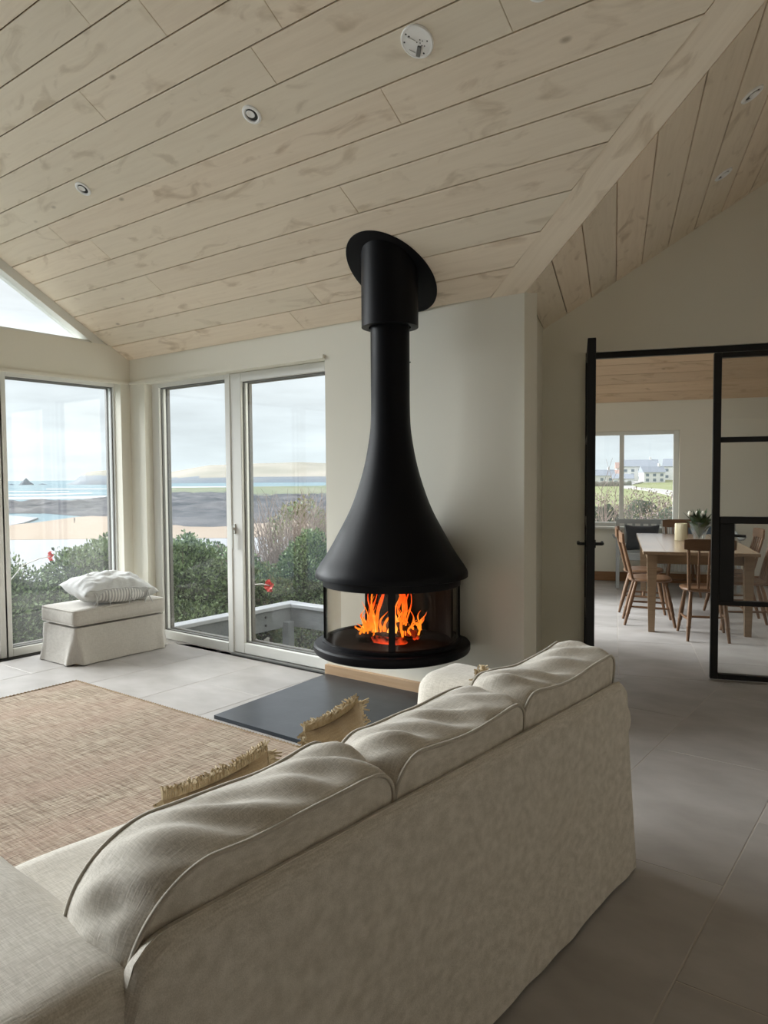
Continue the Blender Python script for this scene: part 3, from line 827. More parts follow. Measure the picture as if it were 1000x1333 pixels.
obj('hood', h_, M['black'], fp, smooth=35)
# band under the hood, base disc, inner hearth pan
b_ = MB(); b_.lathe([(.40,.78),(.418,.78),(.418,.828),(.40,.828)], 96); clip_wall(b_, yl); obj('upper_ring', b_, M['black'], fp, smooth=30)
b_ = MB(); b_.lathe([(.30,.372),(.455,.372),(.470,.380),(.476,.392),(.476,.420),(.468,.430),(.455,.433),(.2,.433)], 96); clip_wall(b_, yl); obj('base_plate', b_, M['black'], fp, smooth=30)
b_ = MB(); b_.lathe([(.396,.433),(.424,.433),(.424,.452),(.408,.458),(.396,.452)], 96, caps=False); clip_wall(b_, yl); obj('lower_ring', b_, M['black'], fp, smooth=30)
b_ = MB(); b_.lathe([(.1,.434),(.39,.434),(.39,.446),(.36,.440),(.02,.438)], 64); clip_wall(b_, yl-.01); obj('fire_bed', b_, M['firebox'], fp, smooth=30)
# curved glass, four sections, with posts between
import math as _m
camdir = math.atan2(-FY, -FX)          # direction from the fireplace to the camera
def arc_glass(a0, a1, r, z0, z1, n=18):
    mb = MB(); vs = []
    for rr in (r, r+.004):
        for i in range(n+1):
            a = a0+(a1-a0)*i/n
            vs += [(rr*math.cos(a), min(yl,rr*math.sin(a)), z0), (rr*math.cos(a), min(yl,rr*math.sin(a)), z1)]
    k = 2*(n+1); fs = []
    for i in range(n): 
        fs.append((2*i,2*i+2,2*i+3,2*i+1)); fs.append((k+2*i,k+2*i+1,k+2*i+3,k+2*i+2))
    return mb.add(vs, fs)
post_at = [camdir, camdir-1.50, camdir+1.52]
def post(a, w=.02):
    mb = MB(); r0, r1 = .392, .414
    pts = [(r0,-w),(r1,-w),(r1,w),(r0,w)]
    q = [(x*math.cos(a)-y*math.sin(a), x*math.sin(a)+y*math.cos(a)) for x, y in pts]
    return mb.prism(q, .45, .79)
for i, a in enumerate(post_at): obj('post', post(a, .019 if i == 0 else .015), M['black'], fp)
for a0, a1 in ((camdir-1.47, camdir-.05), (camdir+.05, camdir+1.49), (camdir-2.2, camdir-1.53), (camdir+1.55, camdir+2.2)):
    obj('curved_glass', arc_glass(a0, a1, .401, .452, .785), M['fireglass'], fp, smooth=60)
# steel back plate in the middle of the firebox, door handle
bk = MB(); n_ = 20; vs = []
for rr in (.345, .357):
    for i in range(n_+1):
        a = PI/2-.90+2.10*i/n_
        vs += [(rr*math.cos(a)*1.0+.02, min(yl-.01, rr*math.sin(a)*1.0), .44), (rr*math.cos(a)+.02, min(yl-.01, rr*math.sin(a)), .80)]
k = 2*(n_+1); fs = []
for i in range(n_): fs += [(2*i,2*i+2,2*i+3,2*i+1),(k+2*i,k+2*i+1,k+2*i+3,k+2*i+2)]
bk.add(vs, fs); obj('back_plate', bk, M['firebox'], fp, smooth=60)
# flue sleeve and tilted ceiling collar
fl_s = MB()
n_ = 72; vs = []; R_ = .170
for i in range(n_):
    a = 2*PI*i/n_; x, y = R_*math.cos(a), R_*math.sin(a)
    zt = ZE+SL*(YW-(FY+y))-.006
    vs += [(x,y,2.318),(x,y,2.326),(x,y,zt),(x*.74,y*.74,2.318)]
for i in range(0): pass
fs = []
for i in range(n_):
    j = (i+1)%n_; fs += [(4*i,4*j,4*j+1,4*i+1),(4*i+1,4*j+1,4*j+2,4*i+2),(4*i+3,4*j+3,4*j,4*i)]
fl_s.add(vs, fs); obj('flue_sleeve', fl_s, M['black'], fp, smooth=40)
dc = MB(); RD = .292; cy_ = .062; n_ = 96; vs = []
for lay, (rr, dz) in enumerate(((RD-.004,-.001),(RD,-.004),(RD,-.008),(RD-.004,-.010))):
    for i in range(n_):
        a = 2*PI*i/n_; x = -.03+(rr-.027)*math.cos(a); yy = cy_+(rr+.048)*math.sin(a)*CS; yy = min(yy, yl)
        vs.append((x, yy, ZE+SL*(YW-(FY+yy))+dz+.004))
fs = [(k*n_+i, k*n_+(i+1)%n_, (k+1)*n_+(i+1)%n_, (k+1)*n_+i) for k in range(3) for i in range(n_)]+[tuple(range(n_)), tuple(3*n_+i for i in range(n_-1,-1,-1))]
dc.add(vs, fs); obj('ceiling_collar', dc, M['black'], fp, smooth=30)
scw = MB(); scw.lathe([(.004,0),(.004,.006)], 10); scw.xf(Matrix.Translation((.117*math.cos(camdir+1.45), .117*math.sin(camdir+1.45), 2.11)) @ Matrix.Rotation(PI/2,4,'Y')); obj('screw', scw, M['black2'], fp)

# logs and embers (things lying in the firebox)
def log_mb(p0, p1, r):
    d = Vector(p1)-Vector(p0); pts = [Vector(p0)+d*t+Vector((random.uniform(-.004,.004),)*3) for t in (0,.02,.25,.5,.75,.98,1)]
    mb = MB(); mb.tube(pts, [r*.86,r,r*1.04,r*.97,r*1.02,r,r*.84], 11); 
    mb.v = [(x+nz3(x,y,z,45)*.006, y+nz3(y,z,x,45)*.006, z+nz3(z,x,y,45)*.006) for x,y,z in mb.v]
    return mb
M['char'] = mat('charred_log', (.025,.02,.018), .95, bump=(40,.9), var=(30,(.10,.085,.075)))
M['ember'] = emis_mat('ember', (.012,.002,.001), (1.0,.07,.010), 2.0, .476, .395)
M['flame'] = emis_mat('flame', (1.0,.27,.018), (1.0,.06,.005), 1.9, .46, .74)
M['flame2'] = emis_mat('flame_core', (1.0,.55,.10), (1.0,.17,.012), 2.1, .44, .66)
ux, uy = math.cos(camdir), math.sin(camdir)      # toward the camera
sx, sy = -uy, ux                                  # toward image right? sign fixed below
if sx*Rv.x+sy*Rv.y < 0: sx, sy = -sx, -sy
def FB(r_, f_, z): return (FX+sx*r_+ux*f_, FY+sy*r_+uy*f_, z)   # r_ right in the picture, f_ toward camera
logs = [((-.20,.05,.475),(.02,.12,.475),.030,'char'),((-.02,.10,.472),(.17,.0,.478),.028,'char'),((-.15,-.02,.52),(.10,.09,.53),.026,'char'),
        ((-.11,.14,.468),(.08,.17,.466),.022,'ember'),((-.06,.02,.50),(.15,.10,.492),.022,'ember')]
lb = ['blackened log at the left of the grate, end toward the post','blackened log at the right under the flames','charred log lying across the top of the fire','glowing red log at the front of the fire','glowing red branch tucked under the crossing log']
for i, (a, b, r, mt) in enumerate(logs):
    tag(obj('log', log_mb(FB(*a), FB(*b), r), M[mt], smooth=60), lb[i], 'log', 'logs in the fire')
em = MB()
for i in range(60):
    a = random.uniform(0,2*PI); rr = random.uniform(.0,.16); s_ = random.uniform(.006,.014)
    c = FB(rr*math.cos(a), rr*math.sin(a)+.03, .448+random.uniform(0,.015))
    bb_ = MB(); bb_.lathe([(s_*.3,-s_),(s_,-s_*.4),(s_*.9,s_*.5),(s_*.3,s_)], 6, c=c); em.add(bb_.v, bb_.f)
tag(obj('embers', em, M['ember']), 'red glowing embers spread under the burning logs', 'embers', kind='stuff')
# flames: twisted tongues
def tongue(base, h, w, lean, seed):
    mb = MB(); rd = random.Random(seed); n = 12; pts = []; rr = []
    ph = rd.uniform(0,6); 
    for i in range(n+1):
        t = i/n
        sway = math.sin(t*5+ph)*.018*t*1.4
        pts.append((base[0]+sx*(lean*t+sway)+ux*math.cos(t*4+ph)*.008, base[1]+sy*(lean*t+sway)+uy*math.cos(t*4+ph)*.008, base[2]+h*t))
        rr.append(max(.0008, w*(.55+1.0*t if t < .3 else (1-t)**.8*1.22)*(1+.25*math.sin(t*17+ph))))
    mb.tube(pts, rr, 8); return mb
f1 = MB(); f2 = MB()
rt = random.Random(12)
def hgt(r_):     # height of the fire across its width
    return .30*math.exp(-((r_+.105)/.060)**2)+.34*math.exp(-((r_-.055)/.045)**2)+.10*math.exp(-((r_-.16)/.05)**2)+.05
for i in range(50):
    r_ = rt.choice((rt.gauss(-.105,.05), rt.gauss(.055,.035), rt.uniform(-.19,.19))); r_ = max(-.2, min(.2, r_))
    h = max(.05, hgt(r_)*rt.uniform(.45,1.05)); z0_ = rt.uniform(0,.05)
    if r_ > .02 and rt.random() < .3: z0_ += h*.5; h *= .6
    t = tongue(FB(r_, rt.uniform(.0,.12), .455+z0_), h, rt.uniform(.005,.0125), rt.uniform(-.02,.04), i); (f1 if i % 4 else f2).add(t.v, t.f)
fo = empty('flames', FB(0,0,.45)); tag(fo, 'orange flames licking up from the burning logs', 'fire')
for nm, fmb, mt in (('flame_tongues', f1, 'flame'), ('flame_core', f2, 'flame2')):
    fmb.v = [(x-FB(0,0,0)[0], y-FB(0,0,0)[1], z-.45) for x,y,z in fmb.v]; 
    o = obj(nm, fmb, M[mt], fo, smooth=80); o['kind'] = 'stuff'
    # object coordinates start at the fire bed
for mt, z0, z1 in (('flame', .0, .30), ('flame2', -.02, .20)):
    for nd in M[mt].node_tree.nodes:
        if nd.type == 'MAP_RANGE': nd.inputs['From Min'].default_value = z0; nd.inputs['From Max'].default_value = z1
fl_l = bpy.data.objects.new('fire_light', bpy.data.lights.new('fire_light','POINT')); COL.objects.link(fl_l)
fl_l.location = FB(-.02,.07,.60); fl_l.data.energy = .9; fl_l.data.color = (1,.42,.12); fl_l.data.shadow_soft_size = .07

# slate hearth and oak plinth
hs = MB(); hs.prism([(-3.40,2.80),(-1.86,2.80),(-1.86,3.885),(-3.475,3.885)], 0.0, .022)
tag(obj('hearth_slab', hs, M['slate']), 'dark slate hearth slab on the floor in front of the fireplace', 'hearth')
op = MB(); op.cbox(-3.49,-1.97,YW-.028,YW,0,.088,.003)
struct(obj('baseboard_2', op, M['oak']))

# ================================================================== BLACK SCREEN
scr = empty('glazed_screen', M=MB_@Matrix.Translation((0,VS,0)))
tag(scr, 'black steel framed glazed screen filling the opening to the dining room', 'screen')
y0, y1 = .03, .075
def sbar(name, u0, u1, z0, z1, par=scr, a=None, b=None, lab=None):
    mb = MB(); mb.cbox(u0,u1,y0 if a is None else a,y1 if b is None else b,z0,z1,.003); return obj(name, mb, M['black2'], par, label=lab)
sbar('head_rail', UO0, UO1, 2.262, 2.304); sbar('jamb', UO0, UO0+.038, 0.0, 2.262, a=.02, b=.085)
sbar('jamb', 2.485, 2.52, 0, 2.262)
sbar('jamb', 1.99, 2.04, 0, 2.262)
# right-hand leaf, closed
lf = empty('screen_door', M=MB_@Matrix.Translation((0,VS,0)))
tag(lf, 'black steel glazed door leaf standing closed at the right, with lock box', 'door')
ya, yb_ = .018, .068
def lbar(name, u0, u1, z0, z1): 
    mb = MB(); mb.cbox(u0,u1,ya,yb_,z0,z1,.003); return obj(name, mb, M['black2'], lf)
lbar('stile', 1.147, 1.196, .012, 2.256); lbar('stile', 1.94, 1.985, .012, 2.256)
lbar('rail', 1.196, 1.94, .012, .048); lbar('rail', 1.196, 1.94, 2.222, 2.256)
lbar('glazing_bar', 1.196, 1.94, 1.648, 1.684); lbar('glazing_bar', 1.196, 1.94, 1.092, 1.140); lbar('glazing_bar', 1.196, 1.94, .528, .560)
lbar('lock_box', 1.196, 1.290, .560, 1.092)
for z0, z1 in ((.048,.528),(.560,1.092),(1.140,1.648),(1.684,2.222)):
    mb = MB(); mb.box(1.196 if z0 != .56 else 1.290, 1.94, .040, .046, z0, z1); obj('pane', mb, M['screenglass'], lf)
hd = MB(); hd.tube([(1.235,.068,1.02),(1.235,.115,1.02),(1.25,.122,1.02),(1.36,.122,1.015)], .010, 8); hd.lathe([(.026,0),(.026,.01)],16); 
hd = MB(); hd.tube([(1.26,.066,1.005),(1.26,.115,1.005),(1.275,.122,1.005),(1.375,.122,1.0)], .010, 8)
obj('lever_handle', hd, M['black2'], lf, smooth=50)
for z0, z1 in ((.0,2.262),):
    mb = MB(); mb.box(2.04, 2.485, .048, .054, .02, 2.262); obj('pane', mb, M['screenglass'], scr)
# left-hand leaf, swung open into the living room
LA = math.atan2(-( .745), .028)     # from the jamb toward the room
leaf = empty('open_screen_door', M=MB_@Matrix.Translation((UO0+.028,VS+.0,0))@Matrix.Rotation(math.radians(-87.2),4,'Z'))
tag(leaf, 'black steel glazed door leaf swung open toward the sofa, seen edge on', 'door')
LW = .80
def l2(name, u0, u1, z0, z1): 
    mb = MB(); mb.cbox(u0,u1,-.025,.025,z0,z1,.003); return obj(name, mb, M['black2'], leaf)
l2('stile', 0, .045, .012, 2.262); l2('stile', LW-.05, LW, .012, 2.262)
for z0, z1 in ((.012,.048),(2.222,2.262),(1.648,1.684),(1.092,1.140),(.528,.560)): l2('rail', .045, LW-.05, z0, z1)
l2('lock_box', LW-.145, LW-.05, .560, 1.092)
for z0, z1 in ((.048,.528),(.560,1.092),(1.140,1.648),(1.684,2.222)):
    mb = MB(); mb.box(.045, LW-.05 if z0 != .56 else LW-.145, -.003, .003, z0, z1); obj('pane', mb, M['screenglass'], leaf)
for s_ in (-1, 1):
    mb = MB(); mb.tube([(LW-.09,s_*.024,1.0),(LW-.09,s_*.066,1.0),(LW-.10,s_*.073,1.0),(LW-.20,s_*.073,1.0)], .010, 8)
    r2 = MB(); r2.lathe([(.026,0),(.026,.008)], 16); r2.xf(Matrix.Translation((LW-.09, s_*.024 if s_ > 0 else -.032, 1.0))@Matrix.Rotation(-PI/2,4,'X')); mb.add(r2.v, r2.f)
    obj('lever_handle', mb, M['black2'], leaf, smooth=50)

# light switches beside the return wall
swt = MB(); swt.cbox(-.0, .008, 4.72, 4.80, 1.10, 1.18, .002)

# ================================================================== CEILING FITTINGS
def on_slope_A(x, y, dz=0.0):
    n_ = Vector((0,-SL,-1)).normalized()      # into the room
    up = Vector((0,-1,SL)).normalized()
    ex = up.cross(n_)
    Mx = Matrix((ex, up, n_)).transposed().to_4x4(); Mx.translation = Vector((x,y,roofA(y)+.0030)); return Mx
def on_slope_B(u, v):
    n_ = (uB*SL-Vector((0,0,1))).normalized(); up = (uB+Vector((0,0,SL))).normalized(); ex = up.cross(n_)
    Mx = Matrix((ex, up, n_)).transposed().to_4x4(); Mx.translation = BW(u,v,ZE+SL*u+.0030); return Mx
def downlight(Mx, label, tilt=0.5):
    e = empty('recessed_downlight', M=Mx); tag(e, label, 'downlight', 'recessed downlights in the board ceiling')
    r = MB(); r.lathe([(.034,.0),(.034,.006),(.040,.010),(.050,.007),(.0525,.001),(.0525,0)], 40, caps=False)
    o = obj('trim_ring', r, M['plastic'], e, smooth=40)
    d = MB(); d.lathe([(.033,.0022),(.001,.0022)], 32, caps=False); obj('dark_recess', d, M['steelgrey'], e)
    l = MB(); l.lathe([(.009,.0035),(.019,.0045),(.023,.008),(.021,.010),(.012,.008),(.009,.005),(.001,.004)], 32, caps=False)
    l.xf(Matrix.Translation((0,.008,.0))@Matrix.Rotation(.12,4,'X')); obj('lamp_holder', l, M['plastic'], e, smooth=40)
downlight(on_slope_A(-2.807,2.62), 'white downlight midway along the ceiling, between the other two in line toward the gable')
downlight(on_slope_A(-4.352,2.617), 'white downlight in the ceiling nearest the gable window')
downlight(on_slope_A(-1.245,2.62), 'white downlight at the top edge of the photo, right of the smoke alarm base')
downlight(on_slope_B(1.08,3.715), 'white downlight in the narrow right hand slope, nearer the camera')
downlight(on_slope_B(1.08,4.63), 'white downlight in the narrow right hand slope, above the black screen')
e = empty('smoke_alarm_base', M=on_slope_A(-1.794,2.62)); tag(e, 'round white smoke alarm mounting plate with screw holes, no cover', 'smoke alarm')
r = MB(); r.lathe([(.072,0),(.072,.007),(.069,.011),(.064,.011),(.062,.009),(.001,.009)], 56, caps=False); obj('plate', r, M['plastic'], e, smooth=35)
r = MB(); r.box(-.055,-.012,-.022,-.006,.009,.018); r.xf(Matrix.Rotation(.9,4,'Z')); obj('terminal_block', r, M['gasket'], e)
for (hx,hy,hr) in ((.045,-.012,.0035),(-.028,.047,.004),(-.052,.02,.004),(.005,-.052,.004),(-.025,.024,.003),(.0,.0,.0028),(.012,-.008,.0028),(.018,.004,.0028),(.026,-.004,.0028),(.014,-.02,.0028),(.024,-.026,.0028),(.008,-.022,.0025),(-.02,.034,.004)):
    hl = MB(); hl.lathe([(hr,.0095),(.0003,.0096)], 10, c=(hx,hy,0), caps=False); obj('screw_hole', hl, M['steelgrey'], e)
r = MB(); r.box(-.004,.004,.008,.045,.009,.014); r.box(-.05,-.044,-.01,.02,.009,.014); r.xf(Matrix.Rotation(.7,4,'Z')); obj('clip', r, M['plastic'], e)
#@@SOFA

# ================================================================== RUG
rug = empty('jute_rug', (-3.66, 1.99, 0)); tag(rug, 'large woven jute rug with braided edge on the stone floor', 'rug')
rx0, rx1, ry0, ry1 = -1.14, 1.11, -1.64, .745
mb = MB(); nx, ny = 150, 160
vs = [(rx0+(rx1-rx0)*i/nx, ry0+(ry1-ry0)*j/ny, .0125+.0022*math.sin(j*PI)+.0016*nz3(i*.9,j*.9,0)+.001*nz3(i*.2,j*.2,3)) for j in range(ny+1) for i in range(nx+1)]
b0 = len(vs); vs += [(x,y,.001) for x,y in ((rx0,ry0),(rx1,ry0),(rx1,ry1),(rx0,ry1))]
fs = [(j*(nx+1)+i, j*(nx+1)+i+1, (j+1)*(nx+1)+i+1, (j+1)*(nx+1)+i) for j in range(ny) for i in range(nx)]
fs += [(b0+3,b0+2,b0+1,b0)]
for a, b, ids in ((b0,b0+1,[i for i in range(nx+1)]), (b0+2,b0+3,[ny*(nx+1)+i for i in range(nx,-1,-1)]), (b0+1,b0+2,[j*(nx+1)+nx for j in range(ny+1)]), (b0+3,b0,[j*(nx+1) for j in range(ny,-1,-1)])):
    fs.append(tuple([b,a]+ids))
mb.add(vs, fs); obj('woven_field', mb, M['rug'], rug, smooth=60)
ed = MB(); pts = []
def edge_pts(x0,x1,y0,y1,st=.012):
    out = []
    n = int((x1-x0)/st); out += [(x0+(x1-x0)*i/n, y0) for i in range(n)]
    n = int((y1-y0)/st); out += [(x1, y0+(y1-y0)*i/n) for i in range(n)]
    n = int((x1-x0)/st); out += [(x1-(x1-x0)*i/n, y1) for i in range(n)]
    n = int((y1-y0)/st); out += [(x0, y1-(y1-y0)*i/n) for i in range(n)]
    return out
ep = edge_pts(rx0-.006, rx1+.006, ry0-.006, ry1+.006)
ed.tube([(x,y,.010) for x,y in ep], [.008+.0028*(1 if i % 2 else -1) for i in range(len(ep))], 6, closed=True)
obj('braided_edge', ed, M['rugedge'], rug, smooth=80)

# ================================================================== SOFA
SOFA_M = Matrix.Translation((-.868, 2.610, 0)) @ Matrix.Rotation(math.radians(87.2), 4, 'Z')
sofa = empty('sofa', M=SOFA_M); tag(sofa, 'three seat sofa in a loose oat linen slipcover, seen from behind', 'sofa')
SLN = 2.22
def cl(x, a, b): return max(a, min(b, x))
# back frame: loose cover, long panel that curves forward and down at the near end
def back_frame():
    """closed loft: cross-sections along x"""
    nx_, mb = 90, MB(); secs = []
    for i in range(nx_+1):
        t = i/nx_; x = -1.985+1.975*t
        d_end = x+1.985
        top = .685
        if d_end < .09: top = .685-.09*(1-math.sqrt(max(0,1-((.09-d_end)/.09)**2)))
        d2 = -.015-x
        if d2 < .025: top = .685-.025*(1-math.sqrt(max(0,1-((.025-d2)/.025)**2)))*.7
        th = .062
        ring = []
        wob = lambda z: .006*nz3(x*1.6, z*1.3, 0, 1.5)+.004*nz3(x*4, z*2.2, 7)
        zz = [0.012,.08,.18,.3,.42,.54,.62,top-.03]
        zz = [z for z in zz if z < top-.035]+[top-.03]
        zz = [0.012+(top-.03-.012)*k/14 for k in range(15)]
        for z in zz: 
            flare = .030*(1-z/.68)**1.3
            fold = .006*.4*math.sin(x*23+nz3(x*3,0,0)*5)*max(0,1-z/.35)**1.5
            ring.append((x, -flare-wob(z)-fold+.012*(z/.68), z))
        for a in (20,45,70): ring.append((x, .012+.03-.03*math.cos(math.radians(a)), top-.03+.03*math.sin(math.radians(a))))
        for k in range(1,5): ring.append((x, .031+(th-.061)*k/5, top+.003*nz3(x*9,k,0)))
        for a in (70,45,20): ring.append((x, th-.03+.03*math.cos(math.radians(a)), top-.03+.03*math.sin(math.radians(a))))
        for z in (.55,.35,.1): ring.append((x, th, min(z, top-.06)))
        secs.append(ring)
    n = len(secs[0]); vs = [p for r in secs for p in r]
    fs = [(i*n+k, i*n+k+1, (i+1)*n+k+1, (i+1)*n+k) for i in range(nx_) for k in range(n-1)]
    fs += [tuple(range(n)), tuple(nx_*n+k for k in range(n-1,-1,-1))]
    mb.add(vs, fs); return mb, secs
bf, secs = back_frame(); obj('back_cover', bf, M['sofa'], sofa, smooth=55)
# seam piping along the rear top edge
pp = MB(); pp.tube([(s_[15][0], s_[15][1]-.002, s_[15][2]+.002) for s_ in secs], .0035, 6); 

def arm_disp(p, n):
    d = .010*nz3(p.x*2.2, p.y*2.2, p.z*2.2)+.0045*nz3(p.x*7,p.y*7,p.z*7, 1.0)
    if p.z < .30: d += .028*(1-p.z/.30)**1.4+.008*math.sin(p.y*19+p.x*17)*(1-p.z/.30)
    return d
for nm, (xa, xb) in (('armrest', (-SLN, -1.915)), ('armrest', (-.255, .0))):
    def bulge(p, n, xa=xa, xb=xb):
        d = arm_disp(p, n)
        if p.z > .35 and abs(n.x) > .5: d += .012*math.sin(PI*(p.z-.35)/.30)
        if n.x > .4 and xb > -.1: d += .032*math.exp(-((p.z-.55)/.085)**2)-.012*math.exp(-((p.z-.34)/.12)**2)
        return d
    ab = rounded_box(xa, xb, .02, .80, .012, .650, .075, .026, bulge)
    ab.v = [(x, y, z-.030*max(0,(y-.5)) if z > .4 else z) for x,y,z in ab.v]
    obj(nm, ab, M['sofa'], sofa, smooth=75)
# front rail cover and plinth under the seats
fr_ = rounded_box(-1.92, -.25, .10, .80, .02, .31, .02, .035, lambda p, n: .006*nz3(p.x*3,p.y*3,p.z*3)); obj('seat_base', fr_, M['sofa'], sofa, smooth=60)
for i in range(3):
    x0 = -1.915+.554*i
    c = rounded_box(x0+.004, x0+.550, .10, .84, .30, .475, .045, .03, lambda p, n: (.012*n.z+.006*nz3(p.x*5,p.y*5,p.z*5)))
    obj('seat_cushion', c, M['sofa'], sofa, smooth=70)
# boxed back cushions with piping
def rr_outline(w, h, rt, rb, n=112, rl=None):
    rl = rl or rt
    """rounded rectangle outline (x,z), arc-length even; rt = top corner radius, rb = bottom"""
    segs = []
    def arc(cx, cz, r, a0, a1): segs.append(('a', cx, cz, r, a0, a1, r*abs(a1-a0)))
    def lin(x0,z0,x1,z1): segs.append(('l', x0,z0,x1,z1, 0, math.hypot(x1-x0,z1-z0)))
    lin(-w/2+rb,0, w/2-rb,0); arc(w/2-rb,rb,rb,-PI/2,0); lin(w/2,rb,w/2,h-rt); arc(w/2-rt,h-rt,rt,0,PI/2)
    lin(w/2-rt,h,-w/2+rl,h); arc(-w/2+rl,h-rl,rl,PI/2,PI); lin(-w/2,h-rl,-w/2,rb); arc(-w/2+rb,rb,rb,PI,1.5*PI)
    tot = sum(s[6] for s in segs); out = []
    for i in range(n):
        d = tot*i/n
        for s in segs:
            if d <= s[6]:
                t = d/s[6]
                if s[0] == 'l': out.append((s[1]+(s[3]-s[1])*t, s[2]+(s[4]-s[2])*t))
                else:
                    a = s[4]+(s[5]-s[4])*t; out.append((s[1]+s[3]*math.cos(a), s[2]+s[3]*math.sin(a)))
                break
            d -= s[6]
    return out
def boxed_cushion(w, h, th, seed, rt=.12, rb=.06, sag=.0, puff=.012, wr=.0125, rl=None):
    ol = rr_outline(w, h, rt, rb, rl=rl); n = len(ol); mb = MB(); rings = []
    cx, cz = 0, h*.5
    def W(x, y, z, k=1.0):
        # loose, slightly collapsed cover: creases run across the boxing
        top = max(0, z-h*.55)/(h*.45)
        d = sag*top*math.cos(x/w*PI)
        return d
    for s in (.0,.12,.25,.4,.55,.7,.82,.91,.97,1.0):      # rear panel, centre outward
        yb_ = -th/2-puff*(1-s**2.2)
        rings.append([(cx+(x-cx)*s, yb_+.006*nz3(x*s*4+seed,z*s*4,seed)*s, cz+(z-cz)*s) for x, z in ol])
    nb = 14
    for k in range(1, nb):
        t = k/nb; y = -th/2+th*t; bul = .020*math.sin(PI*t)**.8
        ring = []
        for i, (x, z) in enumerate(ol):
            dx, dz = x-cx, z-cz; l_ = math.hypot(dx, dz) or 1
            # outward normal approx
            a = ol[(i+1)%n]; b = ol[i-1]; tx, tz = a[0]-b[0], a[1]-b[1]; tl_ = math.hypot(tx,tz); nx2, nz2 = tz/tl_, -tx/tl_
            crease = wr*math.sin(PI*t)*(nz3(x*9+z*9+y*7+seed, (x-z)*9+seed*3, y*4)+.75*nz3(x*21+y*16+seed,z*20,y*9+seed)+.5*math.sin((x*1.0+y*1.1+z)*46+4*nz3(x*3,z*3,seed)))
            ring.append((x+nx2*(bul+crease), y, z+nz2*(bul+crease)))
        rings.append(ring)
    for s in (1.0,.97,.91,.82,.7,.55,.4,.25,.12,.0):
        yb_ = th/2+puff*1.3*(1-s**2.2)
        rings.append([(cx+(x-cx)*s, yb_+.008*nz3(x*s*5+seed,z*s*5,seed+4)*s, cz+(z-cz)*s) for x, z in ol])
    # global slump of the top edge
    out = []
    for ring in rings:
        out.append([(x, y, z-(sag*max(0,z/h)**2*(.5-.5*math.cos(2*PI*(x/w+.5)))) + .012*nz3(x*5+seed*2, y*5, seed)*max(0,z/h)) for x, y, z in ring])
    vs = [p for r in out for p in r]; m_ = len(out)
    fs = [(i*n+k, i*n+(k+1)%n, (i+1)*n+(k+1)%n, (i+1)*n+k) for i in range(m_-1) for k in range(n)]
    mb.add(vs, fs)
    return mb, out[9], out[9+nb]
cu = [(-1.628, .672, .385, 1, .07, .18, .010), (-.985, .600, .385, 5, .055, .10, .0), (-.362, .640, .405, 9, .055, .07, -.010)]
for i, (xc, w, h, sd, r1_, rl_, tw) in enumerate(cu):
    mb, ra, rb_ = boxed_cushion(w, h, .200, sd, rt=r1_, rl=rl_, sag=.012+.004*i)
    Mx = Matrix.Translation((xc, .180, .392)) @ Matrix.Rotation(math.radians(5), 4, 'X') @ Matrix.Rotation(tw, 4, 'Y')
    cobj = obj('back_cushion', mb, M['sofa'], sofa, smooth=60); cobj.matrix_local = Mx
    for r_ in (ra, rb_):
        p = MB(); p.tube([(x,y+(-.001 if r_ is ra else .001),z) for x,y,z in r_], .0052, 6, closed=True); obj('piping', p, M['piping'], cobj, smooth=80)
# ------------------------------------------------------------------ throw pillows with fringe
def pillow_mb(w, h, th, seed, n=26, wr=.006, pinch=.08):
    mb = MB(); vs = []; idx = {}
    for side in (1, -1):
        for j in range(n+1):
            for i in range(n+1):
                u = -1+2*i/n; v = -1+2*j/n
                edge = (i in (0,n)) or (j in (0,n))
                if side == -1 and edge: idx[(side,i,j)] = idx[(1,i,j)]; continue
                f = (max(0,1-u*u)**.55)*(max(0,1-v*v)**.55)
                k = 1-pinch*(1-abs(v)**1.0)*abs(u)**3 if True else 1
                x = u*w/2*(1-pinch*(1-v*v)*u*u); y = v*h/2*(1-pinch*(1-u*u)*v*v)
                z = side*th/2*f + wr*nz3(x*11+seed, y*11, side*3+seed)*f**.3*1.3 + wr*.8*nz3(x*26+seed, y*22, side*5)*f**.3
                idx[(side,i,j)] = len(vs); vs.append((x,y,z))
    fs = []
    for side in (1,-1):
        for j in range(n):
            for i in range(n):
                q = (idx[(side,i,j)], idx[(side,i+1,j)], idx[(side,i+1,j+1)], idx[(side,i,j+1)])
                fs.append(q if side == 1 else q[::-1])
    mb.add(vs, fs)
    rim = [vs[idx[(1,i,0)]] for i in range(n)]+[vs[idx[(1,n,j)]] for j in range(n)]+[vs[idx[(1,i,n)]] for i in range(n,0,-1)]+[vs[idx[(1,0,j)]] for j in range(n,0,-1)]
    return mb, rim
def fringe_mb(rim, ln, seed, dens=7, curl=1.2):
    rd = random.Random(seed); mb = MB(); m_ = len(rim)
    for i in range(m_):
        a, b = Vector(rim[i]), Vector(rim[(i+1)%m_])
        d = (b-a).normalized(); out = Vector((d.y, -d.x, 0))
        for k in range(dens):
            p = a.lerp(b, (k+rd.random()*.6)/dens); l_ = ln*rd.uniform(.75,1.15)
            side = rd.uniform(-.35,.35); up = rd.uniform(-.5,.5)
            q1 = p+out*l_*.5+d*side*l_*.3+Vector((0,0,up*l_*.3)); q2 = p+out*l_*(1-curl*.2)+d*side*l_+Vector((0,0,up*l_*1.0+rd.uniform(-.3,.3)*l_))
            mb.tube([p, q1, q2], [.0034,.0034,.0026], 3, caps=False)
    return mb
